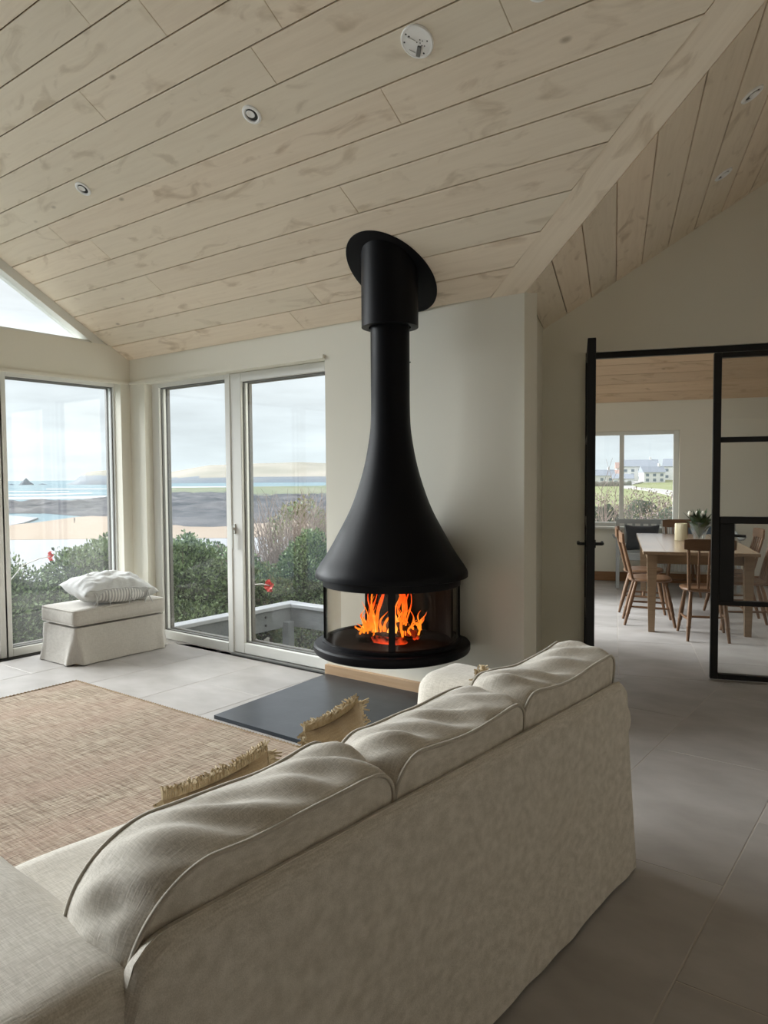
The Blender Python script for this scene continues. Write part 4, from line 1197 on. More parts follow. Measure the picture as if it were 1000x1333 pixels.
def fringed_pillow(name, Mx, w, h, th, seed, label, m1='pillow_brown', ln=.034):
    e = empty(name, M=Mx); tag(e, label, 'cushion', 'fringed cushions on the sofa')
    mb, rim = pillow_mb(w, h, th, seed); obj('cover', mb, M[m1], e, smooth=80)
    o = obj('fringe', fringe_mb(rim, ln, seed), M['fringe'], e); o['kind'] = 'stuff'
    return e
def Tm(loc, rx=0, ry=0, rz=0): return SOFA_M @ Matrix.Translation(loc) @ Matrix.Rotation(rz,4,'Z') @ Matrix.Rotation(ry,4,'Y') @ Matrix.Rotation(rx,4,'X')
fringed_pillow('fringed_cushion', Tm((-1.00,.475,.545), rx=math.radians(76), rz=.22), .31, .34, .11, 3, 'ochre fringed cushion leaning in front of the middle back cushion')
fringed_pillow('fringed_cushion', Tm((-1.47,.415,.530), rx=math.radians(80), rz=-.02, ry=-.08), .31, .35, .09, 11, 'ochre fringed cushion behind the nearest back cushion, beside the rug')
fringed_pillow('fringed_cushion', Tm((-.315,.395,.545), rx=math.radians(80), rz=-.05, ry=.62), .26, .26, .10, 17, 'fringed cushion at the far arm, only its corner tuft showing')

# ================================================================== OTTOMAN
ott = empty('ottoman', (-5.465, 3.385, 0)); tag(ott, 'small footstool in a pale linen skirted slipcover by the corner window', 'footstool')
hx, hy = .238, .405
def skirt():
    mb = MB(); n = 176; rings = []
    ol = []
    per = 2*(2*hx+2*hy)
    for i in range(n):
        d = per*i/n
        if d < 2*hx: p = (-hx+d, -hy); nn = (0,-1); c = min(d, 2*hx-d)
        elif d < 2*hx+2*hy: p = (hx, -hy+d-2*hx); nn = (1,0); c = min(d-2*hx, 2*hx+2*hy-d)
        elif d < 4*hx+2*hy: p = (hx-(d-2*hx-2*hy), hy); nn = (0,1); c = min(d-2*hx-2*hy, 4*hx+2*hy-d)
        else: p = (-hx, hy-(d-4*hx-2*hy)); nn = (-1,0); c = min(d-4*hx-2*hy, per-d)
        ol.append((p, nn, c))
    for k in range(15):
        t = k/14; z = .285-.279*t
        ring = []
        for (p, nn, c) in ol:
            # slightly rounded corners, flare toward the floor, split pleat at each corner
            cut = max(0, 1-c/.035)
            pl = max(0, 1-c/.030)
            split = max(0, (t-.35)/.65)
            off = .042*t**1.4 + .005*nz3(p[0]*8+5, p[1]*8, t*2) + .014*split*max(0,1-abs(c-.045)/.045) - .045*split*pl
            q = [p[0]+nn[0]*off, p[1]+nn[1]*off]
            cc = Vector((q[0], q[1])); 
            if cut > 0: cc -= Vector((math.copysign(1,p[0]), math.copysign(1,p[1])))*.006*cut
            zz = z + (.012*split*max(0,1-c/.03)) + .004*nz3(p[0]*7,p[1]*7,9)*t
            ring.append((cc.x, cc.y, zz))
        rings.append(ring)
    vs = [p for r in rings for p in r]
    fs = [(i*n+k, i*n+(k+1)%n, (i+1)*n+(k+1)%n, (i+1)*n+k) for i in range(14) for k in range(n)]
    fs.append(tuple(range(n)))
    return mb.add(vs, fs)
obj('skirt', skirt(), M['ottoman'], ott, smooth=60)
for sx_ in (-1,1):
    for sy_ in (-1,1):
        f_ = MB(); f_.cbox(sx_*(hx-.045)-.02, sx_*(hx-.045)+.02, sy_*(hy-.045)-.02, sy_*(hy-.045)+.02, 0, .20, .003); obj('foot', f_, M['oak'], ott)
tc_ = rounded_box(-hx-.012, hx+.012, -hy-.012, hy+.012, .297, .425, .034, .022, lambda p, n: .007*max(0,n.z)*(1-(p.x/hx)**2)*(1-(p.y/hy)**2)+.003*nz3(p.x*8,p.y*8,p.z*8))
co = obj('top_cushion', tc_, M['ottoman'], ott, smooth=70)
def rect_loop(a, b, z, r=.03, n=6):
    out = []
    for cx_, cy_2, a0 in ((a-r,b-r,0),(-a+r,b-r,PI/2),(-a+r,-b+r,PI),(a-r,-b+r,1.5*PI)):
        for k in range(n+1): out.append((cx_+r*math.cos(a0+PI/2*k/n), cy_2+r*math.sin(a0+PI/2*k/n), z))
    return out
for z in (.308,.416):
    p = MB(); p.tube(rect_loop(hx+.006, hy+.006, z), .0045, 6, closed=True); obj('piping', p, M['ottoman'], co, smooth=80)
# tied pillow on the footstool
def tick_mat():
    m_ = bpy.data.materials.new('ticking_stripe'); m_.use_nodes = True; t = m_.node_tree; b = t.nodes['Principled BSDF']; b.inputs['Roughness'].default_value = .9; b.inputs['Specular IOR Level'].default_value = .15
    tcn = N(t,'ShaderNodeTexCoord'); w_ = N(t,'ShaderNodeTexWave', wave_type='BANDS', bands_direction='X'); w_.inputs['Scale'].default_value = 13; t.links.new(tcn.outputs['Object'], w_.inputs['Vector'])
    r_ = N(t,'ShaderNodeValToRGB'); r_.color_ramp.elements[0].color = (.42,.42,.41,1); r_.color_ramp.elements[1].color = (.72,.71,.68,1); r_.color_ramp.elements[0].position = .35; r_.color_ramp.elements[1].position = .6
    t.links.new(w_.outputs['Fac'], r_.inputs[0]); t.links.new(r_.outputs[0], b.inputs['Base Color']); return m_
M['tick'] = tick_mat()
M['paleslip'] = linen_mat('pale_slip', (.60,.60,.585), (.47,.47,.455), sheen=.2)
pe = empty('tied_pillow', M=Matrix.Translation((-5.45,3.42,.528))@Matrix.Rotation(math.radians(84),4,'Z')@Matrix.Rotation(.10,4,'X')@Matrix.Rotation(.05,4,'Y'))
tag(pe, 'plump pale grey pillow with fabric ties, lying on the linen footstool', 'pillow')
mb, rim = pillow_mb(.64, .48, .27, 21, n=44, wr=.018, pinch=.06)
mb.v = [(x, y, z if z > -.078 else -.078+(z+.078)*.12) for x,y,z in mb.v]
obj('pillow_slip', mb, M['paleslip'], pe, smooth=80)
# striped inner ticking showing in the open side, as a bulging strip
ins = MB(); n1, n2 = 30, 8; vs = []
for j in range(n2+1):
    for i in range(n1+1):
        u = -1+2*i/n1; v = j/n2
        x = u*.235; op_ = .062*(1-u*u)**.6
        a = (v-.5)*PI
        vs.append((x, -.192-.052*math.cos(a)*(1-u*u)**.4-.004, -.014+op_*math.sin(a)))
fs = [(j*(n1+1)+i, j*(n1+1)+i+1, (j+1)*(n1+1)+i+1, (j+1)*(n1+1)+i) for j in range(n2) for i in range(n1)]
ins.add(vs, fs); obj('ticking_insert', ins, M['tick'], pe, smooth=80)
hem = MB(); hem.tube([(-.27+.54*i/30, -.196-.040*(1-(-1+2*i/30)**2)**.4, .030+.020*(1-(-1+2*i/30)**2)+.004*math.sin(i*1.3)) for i in range(31)], .006, 6); obj('hem', hem, M['paleslip'], pe, smooth=80)
rd = random.Random(5)
for k, x in enumerate((-.235,-.13,.06,.215)):
    for s_ in (0,1):
        t = MB(); x0 = x+s_*.012; pts = [(x0,-.215,.018),(x0+rd.uniform(-.01,.01),-.242,.012),(x0+rd.uniform(-.02,.02),-.256,-.02),(x0+rd.uniform(-.03,.03),-.258-.004*s_,-.055-.03*rd.random())]
        t.tube(pts, [.0045,.0045,.004,.0035], 5); obj('tie', t, M['paleslip'], pe, smooth=80)
#@@DINING

# ================================================================== DINING ROOM
def make_chair():
    e = empty('dining_chair')
    st = MB(); n = 28; ring = []
    ol = []
    for i in range(n):      # saddle seat outline: wide front, narrower back
        a = 2*PI*i/n; cx_, sy_ = math.cos(a), math.sin(a)
        x = .205*math.copysign(abs(cx_)**.7, cx_)*(1+.06*sy_); y = .200*math.copysign(abs(sy_)**.75, sy_)
        ol.append((x, y))
    lay = [(.90,.418),(.97,.424),(1.0,.434),(.99,.446),(.93,.452),(.6,.447),(.2,.444)]
    vs = [(x*k, y*k, z) for k, z in lay for x, y in ol]
    fs = [(k*n+i, k*n+(i+1)%n, (k+1)*n+(i+1)%n, (k+1)*n+i) for k in range(len(lay)-1) for i in range(n)]+[tuple(range(n-1,-1,-1)), tuple((len(lay)-1)*n+i for i in range(n))]
    st.add(vs, fs); obj('seat', st, M['chairwood'], e, smooth=40)
    for (tx, ty, bx_, by_) in ((-.14,.13,-.195,.215),(.14,.13,.195,.215),(-.13,-.13,-.165,-.235),(.13,-.13,.165,-.235)):
        p0, p1 = Vector((tx,ty,.425)), Vector((bx_,by_,0)); pts = [p0.lerp(p1,t) for t in (0,.15,.3,.5,.7,.72,.75,.9,1)]
        l = MB(); l.tube(pts, [.014,.016,.018,.021,.018,.021,.016,.014,.012], 10); obj('leg', l, M['chairwood'], e, smooth=60)
    def lp(tx,ty,bx_,by_,z): 
        t = 1-z/.425; return (tx+(bx_-tx)*t, ty+(by_-ty)*t, z)
    for s_ in (-1,1):
        l = MB(); l.tube([lp(s_*.14,.13,s_*.195,.215,.17), ((s_*.168),0,.175), lp(s_*.13,-.13,s_*.165,-.235,.18)], [.008,.012,.008], 8); obj('stretcher', l, M['chairwood'], e, smooth=60)
    l = MB(); l.tube([(-.168,0,.175),(0,0,.175),(.168,0,.175)], [.008,.012,.008], 8); obj('stretcher', l, M['chairwood'], e, smooth=60)
    for i in range(5):
        u = -1+2*i/4; r_ = .013 if i in (0,4) else .0085
        p0 = Vector((u*.150, -.165, .44)); p1 = Vector((u*.168, -.255, .80))
        l = MB(); l.tube([p0, p0.lerp(p1,.3), p0.lerp(p1,.6), p1], [r_, r_*1.25, r_*1.1, r_], 8); obj('spindle', l, M['chairwood'], e, smooth=60)
    tr = MB(); n = 12; vs = []
    for i in range(n+1):
        u = -1+2*i/n; x = u*.205; y = -.275+.022*u*u
        hh = .052-.010*u**6
        vs += [(x,y-.010,.835-hh*.9),(x,y+.010,.835-hh*.9),(x,y+.004,.835+hh),(x,y-.014,.835+hh)]
    fs = []
    for i in range(n):
        a, b = 4*i, 4*(i+1)
        for k in range(4): fs.append((a+k, a+(k+1)%4, b+(k+1)%4, b+k))
    fs += [(0,1,2,3),(4*n+3,4*n+2,4*n+1,4*n)]
    tr.add(vs, fs); obj('top_rail', tr, M['chairwood'], e, smooth=40)
    return e
ch0 = make_chair()
chairs = [ (1.27, 6.965, 2, 'spindle back wooden chair at the near end of the table, back to the camera'),
           (.835, 7.49, -88, 'spindle back wooden chair at the left long side, nearest the doorway'),
           (.80, 8.15, -92, 'spindle back wooden chair at the left side, half hidden behind the nearer one'),
           (1.28, 9.42, 180, 'dark looking wooden chair at the far end of the table, under the window'),
           (1.66, 7.50, 90, 'spindle back wooden chair at the right side of the table, nearest the screen'),
           (1.64, 8.15, 93, 'spindle back wooden chair at the right side, behind its nearer twin')]
for i, (u, v, a, lab) in enumerate(chairs):
    o = ch0 if i == 0 else copy_tree(ch0)
    o.matrix_world = MB_ @ Matrix.Translation((u, v, 0)) @ Matrix.Rotation(math.radians(a), 4, 'Z')
    tag(o, lab, 'chair', 'wooden dining chairs around the table')
tb = empty('dining_table', M=MB_@Matrix.Translation((1.235, 8.09, 0))); tag(tb, 'long pale oak dining table with square legs beyond the black screen', 'table')
for i in range(5):
    w_ = .96/5; t = MB(); t.cbox(-1.11, 1.11, -.48+w_*i+.0006, -.48+w_*(i+1)-.0006, .715, .745, .002)
    o = obj('plank', t, M['tablewood'], tb); o.rotation_euler = (0,0,PI/2)
t = MB()
for s_ in (-1,1): t.cbox(-.40,.40,s_*1.0-.012,s_*1.0+.012,.625,.715,.002)
for s_ in (-1,1):
    t2 = MB(); t2.cbox(s_*.415-.012,s_*.415+.012,-1.0,1.0,.625,.715,.002); obj('apron', t2, M['tablewood'], tb)
    t3 = MB(); t3.cbox(-.40,.40,s_*1.0-.012,s_*1.0+.012,.625,.715,.002); obj('apron', t3, M['tablewood'], tb)
for sx_ in (-1,1):
    for sy_ in (-1,1):
        l = MB(); xc, yc = sx_*.400, sy_*1.015; vs = []
        for z, h in ((0,.027),(.55,.040),(.715,.042)): vs += [(xc-h,yc-h,z),(xc+h,yc-h,z),(xc+h,yc+h,z),(xc-h,yc+h,z)]
        fs = [(k*4+i,k*4+(i+1)%4,(k+1)*4+(i+1)%4,(k+1)*4+i) for k in (0,1) for i in range(4)]+[(3,2,1,0),(8,9,10,11)]
        l.add(vs, fs); obj('leg', l, M['tablewood'], tb)
# glass bowl of white tulips, ribbed candle jar
bo = empty('flower_bowl', M=MB_@Matrix.Translation((1.345, 8.20, .746))); tag(bo, 'clear glass bowl holding white tulips and dark leaves on the dining table', 'vase')
b = MB(); b.lathe([(.050,0),(.055,.01),(.060,.05),(.085,.12),(.098,.20),(.094,.20),(.080,.12),(.054,.055),(.048,.014),(.001,.012)], 32, caps=False); obj('bowl', b, M['bowl'], bo, smooth=50)
M['stem'] = mat('tulip_leaf', (.055,.095,.035), .6, var=(8,(.02,.035,.015))); M['petal'] = mat('white_petal', (.72,.69,.58), .6)
rd = random.Random(9)
for i in range(60):
    a = rd.uniform(0,2*PI); l_ = rd.uniform(.16,.30); sp_ = rd.uniform(.06,.20)
    p = Vector((0,0,.04)); q = Vector((math.cos(a)*sp_*.5, math.sin(a)*sp_*.5, .04+l_*.7)); r_ = Vector((math.cos(a)*sp_, math.sin(a)*sp_, .04+l_))
    lf_ = MB(); side_ = Vector((-math.sin(a), math.cos(a), 0))*.020
    pts_ = [p, p.lerp(q,.6), q, r_]; ws = [.3,1,1.3,.05]
    lf_.add([pp_+side_*w_*sg for pp_, w_ in zip(pts_, ws) for sg in (-1,1)]+[pp_+side_*w_*sg*.9+Vector((0,0,.002)) for pp_, w_ in zip(pts_, ws) for sg in (-1,1)],
            [(2*k,2*k+1,2*k+3,2*k+2) for k in range(3)]+[(8+2*k,8+2*k+2,8+2*k+3,8+2*k+1) for k in range(3)])
    obj('leaf', lf_, M['stem'], bo, smooth=60)
for i in range(9):
    a = PI*.6+rd.uniform(-1.7,2.2); sp_ = rd.uniform(.02,.13); z = rd.uniform(.20,.30)
    t = MB(); t.tube([(0,0,.03),(math.cos(a)*sp_*.5,math.sin(a)*sp_*.5,z*.6),(math.cos(a)*sp_,math.sin(a)*sp_,z)], .003, 5)
    s_o = obj('stem', t, M['stem'], bo, smooth=60)
    t = MB(); t.lathe([(.004,-.005),(.017,.008),(.019,.024),(.013,.042),(.004,.052)], 9, c=(math.cos(a)*sp_,math.sin(a)*sp_,z)); obj('tulip', t, M['petal'], bo, smooth=60)
cj = empty('ribbed_jar', M=MB_@Matrix.Translation((1.175, 8.26, .746))); tag(cj, 'ribbed cream glass candle jar beside the flower bowl', 'jar')
M['jar'] = mat('cream_ribbed_glass', (.66,.60,.42), .25)
b = MB(); n = 64; vs = []
for z, k in ((0,.96),(.004,1),(.17,1),(.178,.97)):
    for i in range(n): 
        a = 2*PI*i/n; r_ = (.060+.0018*(1 if i % 2 else -1))*k; vs.append((r_*math.cos(a), r_*math.sin(a), z))
fs = [(k*n+i,k*n+(i+1)%n,(k+1)*n+(i+1)%n,(k+1)*n+i) for k in range(3) for i in range(n)]+[tuple(range(n-1,-1,-1))]
b.add(vs, fs); obj('glass', b, M['jar'], cj, smooth=30); b = MB(); b.lathe([(.056,.165),(.001,.165)], 24, caps=False); obj('wax', b, M['petal'], cj)
# grey painted bench under the window with cushions
be = empty('grey_bench', M=MB_@Matrix.Translation((1.25, 9.98, 0))); tag(be, 'grey painted slatted bench with curled arm under the dining window', 'bench')
BWd = .70
def gb(name, x0,x1,y0_,y1_,z0,z1,c=.004): 
    t = MB(); t.cbox(x0,x1,y0_,y1_,z0,z1,c); return obj(name, t, M['greypaint'], be)
gb('seat', -BWd, BWd, -.25, .20, .425, .450); gb('seat_rail', -BWd+.04, BWd-.04, -.25, -.225, .36, .425)
for s_ in (-1,1):
    gb('leg', s_*BWd-.022, s_*BWd+.022, -.27, -.226, 0, .62); gb('leg', s_*BWd-.022, s_*BWd+.022, .18, .224, 0, .86)
    t = MB(); t.tube([(s_*BWd,.20,.70),(s_*BWd,.05,.71),(s_*BWd+s_*.0,-.15,.69),(s_*(BWd+.01),-.27,.65),(s_*(BWd+.04),-.32,.66),(s_*(BWd+.06),-.34,.69)], [.018,.02,.02,.02,.018,.012], 8); obj('armrest', t, M['greypaint'], be, smooth=60)
gb('top_rail', -BWd, BWd, .185, .215, .80, .86); gb('lower_rail', -BWd, BWd, .185, .215, .54, .58)
for i in range(13): x = -BWd+.1+(2*BWd-.2)*i/12; gb('slat', x-.018, x+.018, .192, .208, .58, .80, .002)
def plain_cushion(name, Mx, w, h, th, seed, m1, lab):
    e = empty(name, M=Mx); tag(e, lab, 'cushion', 'cushions on the grey bench'); mb, rim = pillow_mb(w,h,th,seed,n=18); obj('cover', mb, M[m1], e, smooth=80); return e
plain_cushion('bench_cushion', be.matrix_world@Matrix.Translation((-.40,.02,.625))@Matrix.Rotation(math.radians(75),4,'X'), .42,.34,.12,31,'darkcloth','charcoal cushion leaning on the grey bench at its left end')
plain_cushion('bench_cushion', be.matrix_world@Matrix.Translation((.03,.10,.66))@Matrix.Rotation(math.radians(78),4,'X'), .40,.38,.09,33,'tick','pale striped cushion on the grey bench behind the charcoal one')
plain_cushion('bench_cushion', be.matrix_world@Matrix.Translation((.38,.05,.625))@Matrix.Rotation(math.radians(76),4,'X'), .50,.36,.12,35,'bluecloth' if 'bluecloth' in M else 'darkcloth','blue grey cushion at the right end of the grey bench')
# ribbed radiator on the far wall
ra_ = empty('radiator', M=MB_@Matrix.Translation((1.35, VD-.045, 0))); tag(ra_, 'white ribbed radiator on the wall below the dining window', 'radiator')
t = MB(); n = 60; vs = []
for i in range(n+1):
    x = -.35+.7*i/n; y = -.022+(.008 if i % 2 else -.008)
    vs += [(x,y,.16),(x,y,.62),(x,.0,.16),(x,.0,.62)]
fs = []
for i in range(n):
    a, b = 4*i, 4*i+4; fs += [(a,b,b+1,a+1),(a+1,b+1,b+3,a+3),(a+2,a,b,b+2)[::-1],(a+3,b+3,b+2,a+2)]
t.add(vs, fs); obj('panel', t, M['plastic'], ra_); t = MB(); t.cbox(-.36,.36,-.045,.004,.615,.635,.002); obj('grille', t, M['plastic'], ra_)
for x in (-.25,.25): t = MB(); t.cbox(x-.015,x+.015,-.0,.035,.3,.5,.002); obj('bracket', t, M['gasket'], ra_)
#@@EXTERIOR

# ================================================================== OUTDOORS
M['soil'] = mat('garden_ground', (.12,.115,.08), .95, var=(1.2,(.19,.175,.13),(1,1,1),8), bump=(9,.8))
M['leafA'] = mat('leaf_green', (.10,.155,.066), .6, spec=.25, var=(2.5,(.165,.225,.095)))
M['leafB'] = mat('leaf_pale', (.20,.27,.14), .55, spec=.3)
M['leafC'] = mat('leaf_dark', (.040,.070,.035), .6, spec=.4)
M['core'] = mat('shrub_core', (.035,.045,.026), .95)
M['twig'] = mat('twig_brown', (.23,.175,.15), .9); M['twig2'] = mat('twig_pale', (.31,.265,.20), .9)
M['leafY'] = mat('leaf_yellow', (.23,.23,.09), .6); M['leafP'] = mat('leaf_purple_brown', (.27,.20,.185), .8)
M['sea'] = mat('sea_water', (.135,.19,.215), .9, spec=.02, bump=(.05,.3,(1,3,1)), var=(.006,(.19,.25,.27),(1,2.5,1),6))
M['foam'] = mat('surf', (.36,.375,.38), .8)
M['sand'] = mat('beach_sand', (.30,.245,.195), .95, spec=.05, var=(.05,(.275,.22,.17),(1,1,1),6))
M['wet'] = mat('wet_sand', (.27,.275,.29), .9, spec=.05, var=(.03,(.30,.305,.315)))
M['rock'] = mat('shore_rock', (.040,.043,.050), .9, spec=.05, var=(.045,(.125,.12,.125),(1,1,1),9), bump=(.4,1.0))
M['turf'] = mat('clifftop_turf', (.13,.155,.095), .95, spec=.05, var=(.012,(.19,.19,.135),(1,1,1),8))
M['hillA'] = mat('far_cliff', (.15,.175,.205), .95, spec=.05, var=(.012,(.18,.19,.20),(1,1,1),8))
M['hillB'] = mat('far_fields', (.235,.225,.185), .95, spec=.05, var=(.0035,(.32,.295,.25),(1,1,3),6))
M['grass'] = mat('field_grass', (.185,.205,.10), .95, spec=.05, var=(.04,(.225,.235,.135),(1,1,1),6))
M['path'] = mat('pale_road', (.30,.29,.27), .9)
M['render'] = mat('white_render', (.70,.70,.69), .8); M['roofA'] = mat('slate_roof', (.22,.24,.27), .8); M['roofB'] = mat('red_roof', (.30,.21,.18), .8); M['hwin'] = mat('dark_window', (.20,.24,.28), .3)
M['hedge'] = mat('hedge_far', (.10,.105,.08), .95, var=(.3,(.17,.145,.125),(1,1,1),8))
M['sleeper'] = mat('weathered_timber', (.17,.18,.19), .75, bump=(30,.5,(1,12,12)), var=(8,(.13,.14,.15),(1,8,8)))
M['cap'] = mat('pale_capping', (.30,.31,.325), .5)
M['red'] = mat('red_petal', (.70,.035,.02), .5); M['cane'] = mat('pale_cane', (.62,.60,.56), .6)

def smooth(a, b, x): 
    t = max(0, min(1, (x-a)/(b-a))); return t*t*(3-2*t)
g = MB(); vs = []; RS = [3.5,5,6,7,8,9.5,11,13,15,18,22,27,33,40,48,58,70,90,120,160,210,270,330,380,450,600]
TH = [math.radians(-75+3*i) for i in range(50)]
def gz(r_, th_):
    left = -.80-11.6*smooth(9, 60, r_)+.15*nz3(r_*.4, th_*9, 0)
    right = -.9-.8*smooth(8,30,r_)-.9*smooth(40,130,r_)+5.0*smooth(270,450,r_)+.12*nz3(r_*.4,th_*9,0)+(.5*nz3(r_*.02,th_*5,0)*smooth(200,400,r_))
    k = smooth(math.radians(0), math.radians(11), th_)
    if th_ < math.radians(3) and r_ > 75: return -14
    return left*(1-k)+right*k
for r_ in RS:
    for th_ in TH:
        d = Fv*math.cos(th_)+Rv*math.sin(th_); vs.append((d.x*r_, d.y*r_, gz(r_, th_)))
nT = len(TH); fs = [(i*nT+k, i*nT+k+1, (i+1)*nT+k+1, (i+1)*nT+k) for i in range(len(RS)-1) for k in range(nT-1)]
g.add(vs, fs)
gr_ = obj('ground', g, M['soil'], smooth=60); struct(gr_); gr_.data.materials.append(M['grass'])
for p_ in gr_.data.polygons:
    if p_.center.xy.length > 60: p_.material_index = 1
s_ = MB(); n = 72; vs = [(0,0,-12.2)]+[(math.cos(2*PI*i/n)*28000, math.sin(2*PI*i/n)*28000, -12.2) for i in range(n)]
s_.add(vs, [(0,i+1,(i+1)%n+1) for i in range(n)]); struct(obj('sea', s_, M['sea']))
def flat(name, pts, z, m_):
    mb = MB(); mb.prism(pts, z-.4, z); return struct(obj(name, mb, M[m_]))
flat('wet_beach', [(-40,10),(-189.9,40.4),(-189.9,63.4),(-150.3,96.1),(-129.2,112.1),(-116.7,130.7),(-93.1,140.2),(-40,110)], -11.75, 'wet')
flat('beach', [(-185.1,61.8),(-239.6,80.1),(-216.9,101.6),(-225.5,117.4),(-245.3,141.8),(-247.8,158.7),(-177.4,129.6),(-166.4,144.3),(-173.8,194.8),(-153.9,231.8),(-90.7,136.6),(-113.6,127.2),(-125.9,109.2),(-146.4,93.6)], -11.70, 'sand')
flat('tidal_pool', [(-232.0,77.5),(-324.3,108.5),(-279.8,134.0),(-252.8,131.7),(-225.8,112.7),(-209.9,98.3)], -11.65, 'wet')
def strip(name, near, far_, nx_, ny_, amp, m_, z0=-12.0, fsc=.05, prof=None):
    mb = MB(); vs = []
    def at_(pts, t):
        q = t*(len(pts)-1); i = min(int(q), len(pts)-2); f = q-i
        return [pts[i][k]*(1-f)+pts[i+1][k]*f for k in range(len(pts[0]))]
    for j in range(ny_+1):
        for i in range(nx_+1):
            a, b = at_(near, i/nx_), at_(far_, i/nx_); t = j/ny_
            x, y = a[0]*(1-t)+b[0]*t, a[1]*(1-t)+b[1]*t
            h = prof(a, b, t) if prof else 1.0*math.sin(PI*min(1, t*1.0))**.4
            z = z0+(amp*h*(.75+.9*nz3(x*fsc, y*fsc, 1)+.5*nz3(x*fsc*3.3, y*fsc*3.3, 2)) if not prof else h+amp*nz3(x*fsc,y*fsc,1)*math.sin(PI*t)**.5)
            vs.append((x, y, z))
    fs = [(j*(nx_+1)+i, j*(nx_+1)+i+1, (j+1)*(nx_+1)+i+1, (j+1)*(nx_+1)+i) for j in range(ny_) for i in range(nx_)]
    mb.add(vs, fs); return struct(obj(name, mb, M[m_], smooth=50))
strip('rocky_shore', [(-346.3,124.4),(-306.3,146.7),(-291.3,155.1),(-253.1,149.3),(-223.7,143.2),(-163.9,119.7),(-153.4,133.1),(-157.7,145.5),(-154.9,173.5),(-145.1,199.8)],
      [(-471.3,169.4),(-442.0,211.9),(-433.5,230.9),(-440.4,260.2),(-514.7,330.0),(-607.8,444.6),(-570.3,495.5),(-465.7,430.0),(-404.2,453.2),(-345.1,475.5)], 150, 60, 2.6, 'rock', -12.1, .06)
strip('clifftop', [(-587.1,416.7),(-541.0,433.4),(-463.3,402.4),(-360.3,332.6),(-314.8,352.9),(-291.6,401.7)],
      [(-865.6,614.5),(-855.2,685.3),(-835.6,726.1),(-908.2,838.8),(-842.0,944.2),(-767.6,1057.8)], 50, 20, 1.6, 'turf', -11.2, .02)
HA = [(-2024.5,1102.8,-2506.6,1365.4,-16.5),(-1996.4,1124.1,-2471.8,1391.7,-13.1),(-1977.1,1138.7,-2447.9,1409.9,-.9),(-1964.9,1148.0,-2432.7,1421.4,13.7),(-1950.8,1158.7,-2415.3,1434.6,25.9),(-1933.3,1172.0,-2393.6,1451.0,30.6),(-1910.4,1189.3,-2365.3,1472.4,31.7),(-1884.1,1209.2,-2332.7,1497.2,35.1),(-1849.0,1235.9,-2289.3,1530.1,37.2),(-1813.9,1262.5,-2245.8,1563.1,29.5),(-1796.4,1275.8,-2224.1,1579.5,12.1)]
HB = [(-2234.9,1571.3,-3524.3,2477.8,-.9),(-2213.2,1587.8,-3490.1,2503.8,24.6),(-2187.1,1607.5,-3448.9,2535.0,29.8),(-2148.0,1637.2,-3387.3,2581.7,42.2),(-2104.6,1670.1,-3318.7,2633.7,56.3),(-2067.6,1698.1,-3260.5,2677.8,65.1),(-2006.8,1744.3,-3164.5,2750.6,66.2),(-1952.5,1785.4,-3078.9,2815.5,71.1),(-1876.4,1843.1,-2958.9,2906.4,73.9),(-1811.2,1892.5,-2856.1,2984.4,76.8),(-1737.3,1948.5,-2739.6,3072.7,70.5),(-1615.6,2040.8,-2547.7,3218.1,83.8),(-1441.8,2172.6,-2273.6,3426.0,89.1)]
def hill(name, H, m1, m2, cut, amp):
    o = strip(name, [(h[0],h[1],h[4]+12) for h in H], [(h[2],h[3],h[4]+12) for h in H], 90, 26, amp, m1, -12.0, .006,
          prof=lambda a, b, t: a[2]*(min(1, (t/.5))**.55 if t < .5 else 1-(t-.5)*.6))
    o.data.materials.append(M[m2])
    for p_ in o.data.polygons:
        if p_.center.z > cut+6*nz3(p_.center.x*.004, p_.center.y*.004, 3): p_.material_index = 1
hill('headland', HA, 'hillA', 'hillB', 15, 4); hill('far_hill', HB, 'hillA', 'hillB', 8, 5)
def foam(pts, i):
    mb = MB(); mb.prism(pts, -12.19, -12.0); struct(obj('surf_line', mb, M['foam']))
for i, pts in enumerate([[(-574.9,216.5),(-489.6,295.2),(-538.8,345.5),(-565.4,362.5),(-559.6,324.0),(-654.6,246.6)],[(-721.3,271.8),(-631.6,336.6),(-689.9,416.2),(-719.4,434.0),(-700.6,358.1),(-781.0,294.3)],[(-1028.2,729.9),(-953.7,832.1),(-1055.9,921.3),(-1183.7,840.4)],[(-903.4,433.5),(-813.4,461.4),(-847.5,480.8),(-956.7,459.1)],[(-1063.2,566.9),(-978.6,615.1),(-1030.8,647.9),(-1141.2,608.5)]]): foam(pts, i)
def sea_rock(c, r_, h, lab, sk=0):
    mb = MB(); n = 14; vs = []
    for k, (f, z) in enumerate(((1,-1),(.8,.12),(.5,.42),(.22,.75),(.02,1))):
        for i in range(n):
            a = 2*PI*i/n; q = f*(1+.25*nz3(math.cos(a)*2, math.sin(a)*2, k+sk)); vs.append((c[0]+r_*q*math.cos(a)+sk*(1-f)*r_*.1, c[1]+r_*q*math.sin(a), -12+(h*z if z > 0 else -3)))
    fs = [(k*n+i,k*n+(i+1)%n,(k+1)*n+(i+1)%n,(k+1)*n+i) for k in range(4) for i in range(n)]+[tuple(4*n+i for i in range(n))]
    mb.add(vs, fs); o = obj('sea_rock', mb, M['hillC'], smooth=30); tag(o, lab, 'rock', 'rocks out at sea')
M['hillC'] = mat('sea_stack', (.08,.10,.125), .95)
sea_rock((-2187.1,1105.1), 23, 20.5, 'pointed rock island on the sea horizon'); sea_rock((-2246.2,1186.0), 15, 4, 'low rock right of the pointed island', 2); sea_rock((-2325.0,1126.2), 12, 3.5, 'low rock left of the pointed island', 4)

